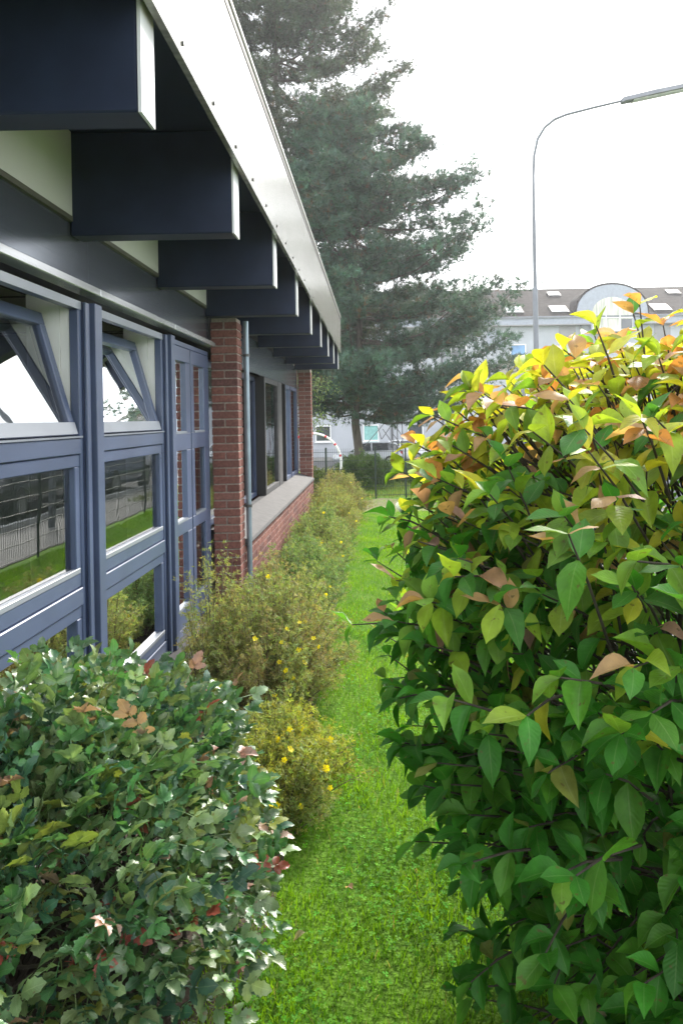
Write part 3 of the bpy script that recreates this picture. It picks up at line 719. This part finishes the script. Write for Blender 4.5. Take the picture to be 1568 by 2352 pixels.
for x in WX:
    for fl, zc in enumerate((.72, 3.55, 6.70)):
        if x == 6.4 and fl == 0: zc = .55
        w, h = (1.22, 1.2) if fl else (1.2, 1.25)
        b = MB(); y = AY-.03
        for bx in ((x-w/2, x+w/2, zc+h/2-.08, zc+h/2), (x-w/2, x+w/2, zc-h/2, zc-h/2+.08), (x-w/2, x-w/2+.08, zc-h/2+.08, zc+h/2-.08), (x+w/2-.08, x+w/2, zc-h/2+.08, zc+h/2-.08)):
            b.box(bx[0], bx[1], y-.03, AY-.002, bx[2], bx[3])
        win = b.build('window', 'white_paint', apt)
        pm = paneM.get((x, fl), random.choice(('pane_dark', 'pane_dark', 'pane_curtain')))
        b = MB(); b.add([(x-w/2+.07, y+.012, zc-h/2+.07), (x+w/2-.07, y+.012, zc-h/2+.07), (x+w/2-.07, y+.012, zc+h/2-.07), (x-w/2+.07, y+.012, zc+h/2-.07)], [(0, 1, 2, 3)]); b.build('pane', pm, win)
        MB().box(x-w/2-.06, x+w/2+.06, AY-.14, AY-.002, zc-h/2-.08, zc-h/2-.005).build('window_sill', 'white_paint', win)
        if pm == 'pane_blue' and fl == 2:
            b = MB(); b.prism([(x-.5, zc-h/2+.075)] + [(x+.52*math.cos(t), zc-h/2+.08+.42*math.sin(t)) for t in np.linspace(math.pi, 0, 12)], 'y', y+.004, y+.010); b.build('blind', 'car_navy', win)
for x in (14.75, 22.0): MB().box(x-.62, x+.62, AY-.05, AY-.003, 7.36, 8.64).build('spandrel', 'house_grey', apt)
for x0, x1 in ((9.4, 15.9), (19.9, 26.8), (-12, -2)): MB().box(x0, x1, AY-.045, AY-.003, 4.95, 6.0).build('storey_band', 'house_beige', apt)
# downpipes and shallow bays
for x in (1.2, 5.1, 15.75, -6): MB().tube([(x, AY-.1, -1.2), (x, AY-.1, 8.7)], .07, 8).build('rain_pipe', 'galv', apt)
b = MB(); b.prism([(9.15+.62*math.cos(t), 7.75+.75*math.sin(t)) for t in np.linspace(0, 2*math.pi, 25)[:-1]], 'y', AY-.04, AY-.003); b.build('round_plaque', 'house_trim', apt)
# arched dormer
dcx = 18.1; arc = [(dcx+2.70*math.cos(t), 9.40+2.28*math.sin(t)**.85) for t in np.linspace(0, math.pi, 25)]
iw = 1.52; inner = [(dcx+iw*math.cos(t), 9.55+1.18*math.sin(t)) for t in np.linspace(0, math.pi, 25)]
b = MB()
oy = AY-.40
for (y_) in (oy, AY+4.5):
    b.v += [(x, y_, z) for x, z in arc] + [(x, y_, z) for x, z in inner]
n = 25
for i in range(n-1):
    b.f.append((i, i+1, n+i+1, n+i)); b.m.append(0)
    b.f.append((i, i+1, 2*n+i+1, 2*n+i)); b.m.append(0)
    b.f.append((n+i, n+i+1, 3*n+i+1, 3*n+i)); b.m.append(0)
b.f += [(0, n, 3*n, 2*n), (n-1, 2*n-1, 4*n-1, 3*n-1)]; b.m += [0, 0]
dor = b.build('dormer', 'house_trim', apt)
b = MB(); up = [(dcx+2.85*math.cos(t), 9.42+2.42*math.sin(t)**.85) for t in np.linspace(0, math.pi, 25)]
lo_ = [(dcx+2.72*math.cos(t), 9.41+2.30*math.sin(t)**.85) for t in np.linspace(0, math.pi, 25)]
for y_ in (oy+.08, AY+5.2): b.v += [(x, y_, z) for x, z in up] + [(x, y_, z) for x, z in lo_]
for i in range(n-1):
    b.f += [(i, i+1, 2*n+i+1, 2*n+i), (n+i, n+i+1, 3*n+i+1, 3*n+i), (i, i+1, n+i+1, n+i)]; b.m += [0]*3
b.build('dormer_roof', 'house_roof', dor)
wz0 = 8.2
MB().box(dcx-iw-.12, dcx-iw, oy-.02, AY-.36, wz0, 9.55).build('arch_jamb', 'house_trim', dor); MB().box(dcx+iw, dcx+iw+.12, oy-.02, AY-.36, wz0, 9.55).build('arch_jamb', 'house_trim', dor)
b = MB(); b.prism(inner + [(dcx-iw, wz0), (dcx+iw, wz0)], 'y', oy-.012, oy+.03); ap = b.build('arched_pane', 'pane_curtain', dor)
MB().box(dcx+.65, dcx+iw-.05, oy-.02, oy-.014, wz0+.1, wz0+.85).build('open_pane', 'pane_dark', ap)
for x in (-.5, .55): MB().box(dcx+x-.03, dcx+x+.03, oy-.05, oy-.013, wz0, 10.6).build('glazing_bar', 'white_paint', ap)
MB().box(dcx-iw, dcx+iw, oy-.055, oy-.0135, 9.12, 9.18).build('glazing_bar', 'white_paint', ap)
MB().box(dcx-iw-.1, dcx+iw+.1, oy-.15, oy+.1, wz0-.1, wz0).build('arch_sill', 'white_paint', ap)
# sign and lattice mast
sg = thing('wall_sign', 'white sign board with red squares on the pale building', 'sign', (6.3, 59.9, 1.2))
MB().box(5.75, 7.1, AY-.16, AY-.10, 1.30, 2.05).build('board', 'sign_white', sg)
MB().box(5.86, 6.36, AY-.175, AY-.162, 1.72, 1.98).build('red_square', 'red_paint', sg)
MB().box(6.32, 6.72, AY-.175, AY-.162, 1.32, 1.52).build('red_square', 'red_paint', sg)
for k, (x, w) in enumerate([(6.46, .16), (6.64, .12), (6.79, .2), (6.46, .1), (6.58, .22)]): MB().box(x, x+w, AY-.172, AY-.162, 1.72-.09*(k//3), 1.77-.09*(k//3)).build('lettering', 'black', sg)
ls = thing('lattice_mast', 'thin dark steel lattice frame beside the pine trunk', 'mast', (1.4, 47, -1.1))
mY = 47.5; sc_ = mY/60
zt = lambda z: EYE + (z-EYE)*sc_
for x in (1.25, 1.62, 2.0): MB().tube([(x*sc_, mY, -1.1), (x*sc_, mY, zt(4.2))], .03, 6).build('upright', 'steel_dark', ls)
for (x0, z0, x1, z1) in ((1.3, 2.2, -.9, -.3), (1.3, 1.5, 2.0, .4), (2.0, 2.6, 1.25, 1.6), (1.25, 3.4, 2.0, 2.6), (1.25, .6, 2.0, -.3), (1.9, 2.3, .4, .2), (.1, 1.2, .4, .2), (.5, 1.0, 1.3, -.2)):
    MB().tube([(x0*sc_, mY-.03, zt(z0)), (x1*sc_, mY-.03, zt(z1))], .022, 6).build('brace', 'steel_dark', ls)

# ------------------------------------------------------------------ pines
def pine(lab, base, height, prof_r, prof_l, z_low, seed, ntuft, col, lean=(0, 0), tuft=.17, trunk_r=.19, density=1.0, fork=False):
    rs = np.random.default_rng(seed)
    bx, by, bz = base
    root = thing('pine_tree', lab, 'tree', base, 'pines beyond the fence')
    def axis(z): t = (z-bz)/height; return np.array([bx + lean[0]*t*height*.1, by + lean[1]*t*height*.1, z])
    zs = np.linspace(bz-.1, bz+height*.97, 14)
    MB().tube([tuple(axis(z) + np.array([.12*math.sin(z*.9+seed), .1*math.cos(z*.7), 0])*(z > bz+1)) for z in zs], [trunk_r*(1-.93*(i/13)**.9)*(1.35 if i == 0 else 1) for i in range(14)], 10).build('trunk', 'bark', root, smooth=True)
    def R_(z, az):
        c = math.cos(az); r = np.interp(z, prof_r[0], prof_r[1]) if c > 0 else np.interp(z, prof_l[0], prof_l[1])
        rd = .5*(np.interp(z, prof_r[0], prof_r[1]) + np.interp(z, prof_l[0], prof_l[1]))
        return abs(c)*r + (1-abs(c))*rd
    P = []; A = []; K = []; lb = MB(); nb = 0
    z = z_low
    while z < bz+height*.985:
        nbr = int(rs.integers(4, 7)); a0 = rs.uniform(0, 6.28)
        for k in range(nbr):
            az = a0 + 2*math.pi*k/nbr + rs.normal(0, .25); zz = z + rs.uniform(-.25, .25)
            ln = max(.5, R_(zz, az)*rs.uniform(.72, 1.06)); d = np.array([math.cos(az), math.sin(az), 0])
            o = axis(zz - ln*.10); rise = rs.uniform(-.02, .22)
            def bp(t): return o + d*ln*t + np.array([0, 0, ln*(rise*t*t*1.4 - .10*math.sin(t*3.1) + .06*t)])
            lb.tube([tuple(bp(t)) for t in (0, .3, .6, .95)], [.012+.011*ln, .010+.008*ln, .007+.005*ln, .01], 5, cap=False)
            m = int(ntuft*ln/5*density); 
            side = np.array([-d[1], d[0], 0])
            ns = int(5 + ln*2.2)
            for s in range(ns):                      # branchlets: pads of tufts
                t = .22 + .78*(s+rs.uniform(0, 1))/ns
                wid = ln*.34*(1-.55*t)*rs.uniform(.4, 1.1); sg_ = rs.choice((-1, 1))
                tip = bp(t) + side*sg_*wid + d*wid*.75 + np.array([0, 0, rs.uniform(.0, .5)*wid + .12])
                st_ = bp(t)
                if ln > 1.5: lb.tube([tuple(st_), tuple(tip)], [.014, .006], 3, cap=False)
                kk = max(4, int(m/ns)); u = rs.uniform(.18, 1.05, kk)[:, None]
                pp = st_ + (tip-st_)*u + rs.normal(0, .11+.02*ln, (kk, 3))*np.array([1, 1, .62])
                K.append(np.full(kk, rs.uniform(.62, 1.5))); P.append(pp); A.append(norm(d*.6 + side*sg_*.35 + np.array([0, 0, .75]) + rs.normal(0, .42, (kk, 3))))
        z += rs.uniform(.42, .75)*(1 if z > bz+3 else .9)
    lb.build('boughs', 'bark', root)['kind'] = 'stuff'
    P = np.concatenate(P); A = np.concatenate(A); n = len(P)
    up = rs.normal(0, 1, (n, 3)); C = jit(col, n, .28)*np.concatenate(K)[:, None]
    br = rs.random(n) < .05; C[br] = jit((.12, .085, .05), int(br.sum()), .2)
    o = scatter('crown', ndl_t, P, frames(A, up), rs.uniform(.75, 1.3, n)*tuft, C, 'needle', root)
    return root
rootB = pine('broad blue-green pine whose trunk stands in front of the silver car', (-.67, 30, terr(30)), 14.2,
     ([1.5, 2.3, 3, 4.2, 6, 7, 8.3, 10, 11.6, 12.6, 13.7, 14.2], [3.0, 4.4, 5.3, 5.8, 5.6, 4.3, 4.9, 5.0, 4.2, 2.9, 1.5, .3]),
     ([1.5, 3, 6, 10, 12.5, 14], [2.2, 3.6, 4.2, 4.0, 2.4, .4]), 2.5, 3, 470, (.062, .115, .085), tuft=.22, trunk_r=.19)
nA = pine('tall dark pine rising behind the roof edge of the low building', (-4.0, 34, terr(34)), 25.5,
     ([2, 5, 9, 13, 15, 18, 21, 23, 25], [4.0, 5.4, 5.8, 5.6, 5.2, 5.0, 4.2, 3.0, .5]),
     ([2, 5, 9, 14, 20, 25], [4, 5, 5.2, 4.6, 3.4, .5]), 4.0, 8, 380, (.070, .095, .064), tuft=.24, trunk_r=.3)
MB().tube([(-.72, 30, 2.15), (-1.2, 29.9, 2.40), (-1.8, 29.8, 2.46), (-2.6, 29.7, 2.40), (-3.4, 29.6, 2.6)], [.10, .085, .075, .06, .03], 8).build('limb', 'bark', rootB, smooth=True)
# small broadleaf tree between column and pine trunk
tr = thing('broadleaf_tree', 'slender broadleaf tree with sparse pale leaves left of the pine trunk', 'tree', (-3.0, 25.5, terr(25.5)))
MB().tube([(-3.0, 25.5, -.5), (-2.9, 25.5, .9), (-2.6, 25.4, 2.2), (-2.3, 25.4, 3.6)], [.09, .075, .05, .015], 8).build('trunk', 'bark', tr, smooth=True)
lb = MB(); PP = []
for k in range(26):
    z = random.uniform(1.3, 3.5); t = (z-.9)/2.7; p0 = Vector((-2.9+.6*t, 25.45, z)); az = random.uniform(-.9, .9) + (math.pi if random.random() < .3 else 0)
    p1 = p0 + Vector((math.cos(az)*random.uniform(.6, 1.5), math.sin(az)*.9, random.uniform(-.35, .5)))
    lb.tube([p0, p0.lerp(p1, .5)+Vector((0, 0, .08)), p1], [.018, .012, .004], 4, cap=False)
    for _ in range(55): PP.append(np.array(p0.lerp(p1, random.uniform(.3, 1.1))) + rng.normal(0, .11, 3))
lb.build('boughs', 'bark', tr)['kind'] = 'stuff'
PP = np.array(PP); n = len(PP)
scatter('crown', euo_t[:3], PP, frames(rng.normal(0, 1, (n, 3))+np.array([0, 0, -.4]), rng.normal(0, .6, (n, 3))+np.array([0, 0, 1])), rng.uniform(.06, .10, n), jit((.16, .22, .09), n, .3), 'leaf_small', tr)
# dead-level limb at the left of the pine trunk
# ------------------------------------------------------------------ shrubs beyond the fence
def shrub(name, lab, c, r, n, size, col, group=None, tm=None, material='leaf_small', wild=.25, stems=9, base_z=0.0, alt=None, altp=0.0):
    root = thing(name, lab, 'shrub', (c[0], c[1], base_z), group)
    d = norm(rng.normal(0, 1, (n, 3))); d[:, 2] = np.abs(d[:, 2])*1.0 - .35*(rng.random(n) < .4)
    k = rng.uniform(.45, 1, (n, 1))**.5*(1 + wild*(np.sin(d[:, :1]*7+c[1]) * np.cos(d[:, 1:2]*6+c[0]*3)))
    P = np.array([c[0], c[1], base_z + c[2]]) + d*k*np.array(r); P[:, 2] = np.maximum(P[:, 2], base_z+.02)
    C = jit(col, n, .3)
    if alt is not None: m = rng.random(n) < altp; C[m] = jit(alt, int(m.sum()), .3)
    scatter('foliage', tm or pot_t, P, frames(rng.normal(0, .6, (n, 3))+d, rng.normal(0, 1, (n, 3))), rng.uniform(.7, 1.3, n)*size, C, material, root)
    b = MB()
    for i in range(stems):
        q = P[rng.integers(0, n)]; b.tube([(c[0]+random.uniform(-.08, .08), c[1]+random.uniform(-.08, .08), base_z-.02), tuple((np.array([c[0], c[1], base_z])*.45+q*.55)), tuple(q)], [.012, .008, .003], 5, cap=False)
    b.build('stems', 'twig', root)['kind'] = 'stuff'
    return root, P
sp = norm
shrub('wild_shrub', 'dark leafy shrub behind the wire fence below the pine trunk', (-.35, 20.6, .30), (.75, .6, .62), 5000, .06, (.07, .12, .035), 'shrubs beyond the fence', base_z=-.03)
shrub('wild_shrub', 'low olive shrub beyond the fence at the foot of the striped arch', (-1.35, 19.5, .15), (.75, .5, .45), 3500, .055, (.12, .15, .045), 'shrubs beyond the fence', base_z=-.01)
shrub('wild_shrub', 'green shrub beyond the fence right of the pine trunk', (1.2, 22.5, .25), (.9, .6, .5), 3500, .06, (.09, .15, .04), 'shrubs beyond the fence', base_z=-.1)

# ------------------------------------------------------------------ potentilla row along the wall
flower_me = tmpl_mesh('flower', flw, 'petal')
def potentilla(lab, c, r, h, nstem, leafcol, leafcol2, nfl, seed, side_fl=True, size=.019, per=52):
    rs = np.random.default_rng(seed); cx, cy = c
    root = thing('potentilla_shrub', lab, 'shrub', (cx, cy, 0), 'yellow-flowered shrubs along the wall')
    P = []; A = []; b = MB(); tips = []
    for i in range(nstem):
        az = rs.uniform(0, 6.283); q = rs.uniform(.05, 1)**.55
        bx_, by_ = cx + r[0]*q*.45*math.cos(az), cy + r[1]*q*.75*math.sin(az)
        tx, ty = cx + r[0]*q*math.cos(az)*rs.uniform(.8, 1.35), cy + r[1]*q*math.sin(az)
        th = h*(1 - .62*q**2.2)*rs.uniform(.55, 1.22)
        p0 = np.array([bx_, by_, 0.0]); p2 = np.array([tx, ty, th]); p1 = (p0*.4+p2*.6) + np.array([0, 0, th*.22])
        tt = np.linspace(0, 1, 6)[:, None]; cv_ = (1-tt)**2*p0 + 2*tt*(1-tt)*p1 + tt*tt*p2
        b.tube([tuple(v) for v in cv_[[0, 2, 4, 5]]], [.004, .003, .002, .0012], 3, cap=False)
        u = rs.uniform(.12, 1.0, per)[:, None]**.8; u = np.minimum(u, 1)
        pp = (1-u)**2*p0 + 2*u*(1-u)*p1 + u*u*p2 + rs.normal(0, .022, (per, 3))
        P.append(pp); A.append(norm((p2-p1) + rs.normal(0, .25, (per, 3)))); tips.append(p2)
    b.build('stems', 'twig', root)['kind'] = 'stuff'
    P = np.concatenate(P); A = np.concatenate(A); n = len(P); P[:, 2] = np.maximum(P[:, 2], .01)
    mix = (np.sin(P[:, 0]*9+seed)*np.cos(P[:, 1]*6+seed*2) + rs.normal(0, .5, n) > .25)
    C = jit(leafcol, n, .3); C[mix] = jit(leafcol2, int(mix.sum()), .3)
    scatter('foliage', pot_t, P, frames(rs.normal(0, 1, (n, 3)), A), rs.uniform(.7, 1.35, n)*size, C, 'leaf_small', root)
    tips = np.array(tips); sc = tips[:, 0]*.8 - .6*(tips[:, 1]-cy) + .6*tips[:, 2] + rs.normal(0, .18, len(tips)); order = np.argsort(-sc)
    for i in order[:nfl]:
        o = link(bpy.data.objects.new('flower', flower_me)); adopt(o, root); o.color = (.80, .66, .015, 1)
        p = tips[i]; o.location = (p[0], p[1], p[2]+.006)
        o.rotation_euler = (R(rs.uniform(20, 80)), R(rs.uniform(-35, 35)), rs.uniform(-.8, .8)); s = rs.uniform(.013, .019); o.scale = (s, s, s)
    return root
OL, BR, GR, YE = (.235, .285, .10), (.24, .225, .10), (.14, .225, .085), (.28, .31, .065)
potentilla('low yellowish flowering shrub nearest the camera, beside the holly-leaved shrub', (-.52, 3.75), (.36, .55), .42, 190, YE, OL, 13, 1)
potentilla('tall olive-brown flowering shrub in front of the blue doors', (-.72, 5.25), (.46, .95), .80, 420, OL, BR, 16, 2)
potentilla('greener flowering shrub at the foot of the downpipe', (-.74, 7.5), (.42, 1.25), .64, 420, GR, OL, 9, 3, per=50)
potentilla('olive flowering shrub under the near end of the stone sill', (-.72, 9.8), (.42, 1.3), .70, 400, OL, GR, 7, 4, size=.018)
potentilla('pale flowering shrub under the middle of the stone sill', (-.70, 12.0), (.44, 1.3), .76, 360, (.24, .25, .09), OL, 6, 5, size=.02)
potentilla('farthest flowering shrub past the end brick column', (-.72, 14.4), (.55, 1.3), .80, 340, (.20, .22, .08), BR, 4, 6, size=.022)
# tall loose sprays in front of the doors
b_r = potentilla('loose upright spray of olive leaves rising against the blue doors', (-1.05, 5.0), (.20, .40), 1.0, 60, (.27, .27, .11), OL, 0, 21, per=42)

# ------------------------------------------------------------------ holly-leaved shrub, left front
def big_shrub(name, lab, base, P, A, UPV, scale, C, tm, material, leafname, stems, score, nparts=300):
    root = thing(name, lab, 'shrub', base)
    n = len(P); which = rng.integers(0, len(tm), n); rot = frames(A, UPV)
    order = np.argsort(-score); part = order[:nparts]; rest = order[nparts:]
    mes = [tmpl_mesh(leafname, t, material) for t in tm]
    for i in part:
        o = link(bpy.data.objects.new(leafname, mes[which[i]])); adopt(o, root); o.color = tuple(C[i]) + (1,)
        m = Matrix([list(rot[i][r_]) for r_ in range(3)]).to_4x4()
        o.matrix_basis = Matrix.Translation(Vector(P[i])) @ m @ Matrix.Scale(float(scale[i]), 4)
    scatter('foliage', tm, P[rest], rot[rest], scale[rest], C[rest], material, root, which=which[rest])
    stems.build('stems', 'twig_dark', root)['kind'] = 'stuff'
    return root
def visible_score(P, centre, size):
    """nearer to the viewer and on the viewer's side of the shrub = shows larger"""
    eye = np.array([0, 0, EYE]); v = P - eye; dist = np.linalg.norm(v, axis=1)
    outward = norm(P - centre); facing = -(outward*norm(v)).sum(1)
    rel = np.linalg.norm((P-centre)/np.array(size), axis=1)
    fr = (np.abs(v[:, 0]/v[:, 1] + .02) < .46) & (v[:, 2]/v[:, 1] > -.80)
    return facing*1.0 + rel*1.5 + .6/dist + fr*2.0
mc, mr = np.array([-.98, 2.45, .40]), np.array([.52, .84, .57])
n = 2500
d = norm(rng.normal(0, 1, (n, 3))); d[:, 2] = np.where(d[:, 2] < -.3, -d[:, 2], d[:, 2])
k = rng.uniform(.35, 1.0, (n, 1))**.4 * (1 + .13*np.sin(d[:, :1]*6+1)*np.cos(d[:, 1:2]*7) + rng.normal(0, .05, (n, 1)))
P = mc + d*k*mr; P[:, 2] = np.maximum(P[:, 2], .04)
P[:, 0] = np.maximum(P[:, 0], -1.36 + .1*rng.random(n))
A = norm(d + np.array([0, 0, .25]) + rng.normal(0, .45, (n, 3))); A[:, 0] = np.where(P[:, 0] < -1.25, np.abs(A[:, 0]), A[:, 0])
UPV = norm(np.array([0, 0, 1.0]) + rng.normal(0, .5, (n, 3)) + d*.25)
sc = rng.uniform(.085, .155, n)
C = jit((.070, .175, .062), n, .35)
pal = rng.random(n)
for lo, hi, c in ((0, .16, (.13, .20, .075)), (.16, .22, (.22, .27, .06)), (.22, .25, (.32, .20, .15)), (.25, .257, (.30, .07, .05)), (.257, .38, (.045, .125, .075)), (.38, .56, (.19, .29, .13))):  # last tint paints sky highlights on glossy leaves, besides naturally pale ones
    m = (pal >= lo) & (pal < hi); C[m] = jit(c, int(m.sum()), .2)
st = MB()
for i in range(90):
    p = P[rng.integers(0, n)]; b0 = np.array([mc[0]+random.uniform(-.3, .3), mc[1]+random.uniform(-.45, .45), 0])
    st.tube([tuple(b0), tuple(b0*.5+p*.5+np.array([0, 0, .08])), tuple(p)], [.009, .007, .003], 5, cap=False)
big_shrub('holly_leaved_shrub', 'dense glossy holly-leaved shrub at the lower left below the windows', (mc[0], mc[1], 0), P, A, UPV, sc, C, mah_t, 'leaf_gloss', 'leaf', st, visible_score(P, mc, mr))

# ------------------------------------------------------------------ spindle shrub, right front
ec, er = np.array([1.03, 2.30, 1.08]), np.array([.93, .92, 1.0])
tw = 2700
d = norm(rng.normal(0, 1, (tw, 3)))
d = d / (np.sum(np.abs(d)**2.7, axis=1, keepdims=True)**(1/2.7))
keep = d[:, 2] > -.92; d = d[keep]; tw = len(d)
k = rng.uniform(.25, 1.0, (tw, 1))**.36 * (1 + .07*np.sin(d[:, :1]*8+2)*np.cos(d[:, 2:3]*7) + rng.normal(0, .06, (tw, 1)))
TP = ec + d*k*er
low_ = np.clip((1.15-TP[:, 2])/1.0, 0, 1); TP[:, 0] += .15*low_*(TP[:, 0] < ec[0]); TP[:, 1] += .04*low_*(TP[:, 1] < ec[1])
zm = 1.74 + .42*np.clip(TP[:, 0]-.06, 0, .65); over = TP[:, 2] > zm; TP[over, 2] = zm[over] - np.abs(rng.normal(0, .10, int(over.sum()))) + .05*rng.random(int(over.sum()))
TP[:, 2] = np.maximum(TP[:, 2], .12)
TD = norm(d*np.array([1, 1, .5]) + np.array([0, 0, .30]) + rng.normal(0, .22, (tw, 3)))
LP, LA, LU, LS, LC = [], [], [], [], []
st = MB()
for i in range(tw):
    o = TP[i]; t = TD[i]; ln = rng.uniform(.07, .15); sx = norm(np.cross(t, np.array([0, 0, 1.0])) + 1e-6); roll = rng.uniform(0, 3.14)
    b2 = np.cross(sx, t); hue = rng.random()
    npair = rng.integers(2, 5)
    st.tube([tuple(o - t*ln*1.6 - np.array([0, 0, .03])), tuple(o), tuple(o + t*ln)], [.0038, .003, .0018], 5, cap=False)
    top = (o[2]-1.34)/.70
    for q in range(npair):
        f = q/max(1, npair-1); a = roll + q*1.57
        rad = sx*math.cos(a) + b2*math.sin(a)
        for sg_ in (-1, 1):
            if rng.random() < .06: continue
            dirn = norm(rad*sg_*(1.0-.25*f) + t*(.35+.55*f) + np.array([0, 0, -.12]) + rng.normal(0, .15, 3))
            LP.append(o + t*ln*f); LA.append(dirn); LU.append(norm(t*.35 + np.array([0, 0, 1.0]) + rng.normal(0, .16, 3)))
            s = rng.uniform(.070, .118)*(1-.15*f); LS.append(s)
            # leaf colour: autumn tints where the crown top is exposed, green below
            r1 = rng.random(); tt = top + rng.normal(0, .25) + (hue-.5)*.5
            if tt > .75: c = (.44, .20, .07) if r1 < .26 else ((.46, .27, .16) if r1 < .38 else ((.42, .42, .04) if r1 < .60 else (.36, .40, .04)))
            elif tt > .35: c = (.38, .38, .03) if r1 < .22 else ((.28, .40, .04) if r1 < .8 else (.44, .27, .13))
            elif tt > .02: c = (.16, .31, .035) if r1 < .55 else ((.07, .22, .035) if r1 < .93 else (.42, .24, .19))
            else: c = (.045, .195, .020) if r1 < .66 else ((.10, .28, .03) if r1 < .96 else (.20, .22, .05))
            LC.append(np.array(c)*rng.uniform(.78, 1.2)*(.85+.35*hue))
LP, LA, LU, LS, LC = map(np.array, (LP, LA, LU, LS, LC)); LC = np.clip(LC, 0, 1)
for i in range(26):
    p = TP[rng.integers(0, tw)]; b0 = np.array([ec[0]+random.uniform(-.22, .3), ec[1]+random.uniform(-.2, .3), 0]); mid = b0*.4+p*.6; mid[2] = p[2]*.55
    st.tube([tuple(b0), tuple(b0*.6+mid*.4+np.array([0, 0, .1])), tuple(mid), tuple(p)], [.014, .011, .008, .004], 6, cap=False)
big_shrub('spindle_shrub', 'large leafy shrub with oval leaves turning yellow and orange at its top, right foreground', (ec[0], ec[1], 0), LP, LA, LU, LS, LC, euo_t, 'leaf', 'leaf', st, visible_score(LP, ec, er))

# ------------------------------------------------------------------ lawn
def grass(name, lab, x0, x1, y0, y1, n, h, col1, col2, wide=1.0, dz=0.0, parent=None):
    x = rng.uniform(x0, x1, n); y = y0 + (y1-y0)*rng.random(n)**1.25
    z = np.array([terr(v) for v in y]) + dz
    P = np.stack([x, y, z], 1)
    patch = np.sin(x*5+np.sin(y*3))*np.cos(y*4+np.sin(x*6)) + .6*np.sin(x*13)*np.sin(y*11)
    w = np.clip(.5+.4*patch+rng.normal(0, .25, n), 0, 1)[:, None]
    C = np.array(col1)*(1-w) + np.array(col2)*w; C *= rng.uniform(.75, 1.2, (n, 1))
    dry = rng.random(n) < .03; C[dry] = jit((.34, .30, .12), int(dry.sum()), .2)
    worn = (y > 14.6) & (y < 18) & (x > -.7) & (x < 1.25) & (rng.random(n) < .85*np.clip((y-14.6)/1.2, 0, 1)); 
    az = rng.uniform(0, 6.283, n); tl = rng.normal(0, .25, n)
    zax = norm(np.stack([np.sin(az)*tl, np.cos(az)*tl, np.ones(n)], 1)); yax = np.stack([np.cos(az), -np.sin(az), np.zeros(n)], 1)
    rot = frames(yax, zax)
    s = h*rng.uniform(.5, 1.3, n)*(1+.25*patch)
    P, rot, s, C = P[~worn], rot[~worn], s[~worn], C[~worn]
    o = scatter(name, grs_t, P, rot, s, C, 'grass', parent)
    return tag(o, lab, 'grass')
G1, G2 = (.070, .205, .007), (.20, .37, .014)
grass('lawn_grass', 'bright green grass of the lawn strip between shrubs and side shrub', -.62, 1.80, 2.0, 18.0, 170000, .036, G1, G2)
grass('field_grass', 'rough grass beyond the wire fence', -5, 3, 18.1, 30, 30000, .09, (.10, .16, .03), (.17, .20, .05))
n = 16000
x = rng.uniform(-.5, 1.3, n); y = 2.0+ 5.5*rng.random(n)**1.7
m = (np.sin(x*6+1)*np.cos(y*4) + rng.normal(0, .5, n)) > .1
x, y = x[m], y[m]; n = len(x)
P = np.stack([x, y, rng.uniform(.018, .045, n)], 1)
o = scatter('clover', clv_t, P, frames(np.stack([np.cos(x*977), np.sin(x*977), rng.normal(0, .15, n)], 1), np.array([0, 0, 1.0])+rng.normal(0, .3, (n, 3))), rng.uniform(.009, .017, n), jit((.11, .28, .03), n, .35), 'grass')
tag(o, 'small clover leaves growing among the lawn grass', 'clover')
# fallen leaves on the grass
fl_me = tmpl_mesh('fallen_leaf', euo_t[3], 'leaf')
for loc, rz, col, s, lab in (((-.12, 2.98, .06), .7, (.55, .33, .25, 1), .055, 'small pink fallen leaf lying on the grass'), ((-.28, 2.75, .05), 2.2, (.30, .26, .14, 1), .05, 'small pale fallen leaf lying on the grass below the pink one')):
    o = link(bpy.data.objects.new('fallen_leaf', fl_me)); o.location = loc; o.rotation_euler = (.15, -.1, rz); o.scale = (s, s, s); o.color = col
    tag(o, lab, 'leaf', 'fallen leaves on the lawn')

# ------------------------------------------------------------------ haze volume added in place of lens glare
hz = MB().box(-140, 170, -30, 110, -3.2, 29.5).build('haze', 'black'); hz.data.materials.clear()
hm = bpy.data.materials.new('glare_haze'); hm.use_nodes = True; hn = hm.node_tree; hn.nodes.clear()
ho = hn.nodes.new('ShaderNodeOutputMaterial'); hv = hn.nodes.new('ShaderNodeVolumePrincipled')
hv.inputs['Color'].default_value = (0.93, 0.95, 1.0, 1); hv.inputs['Density'].default_value = 0.0009; hv.inputs['Anisotropy'].default_value = 0.55
hn.links.new(hv.outputs['Volume'], ho.inputs['Volume']); hz.data.materials.append(hm)
tag(hz, 'pale added haze standing in for lens glare', 'haze', kind='stuff')
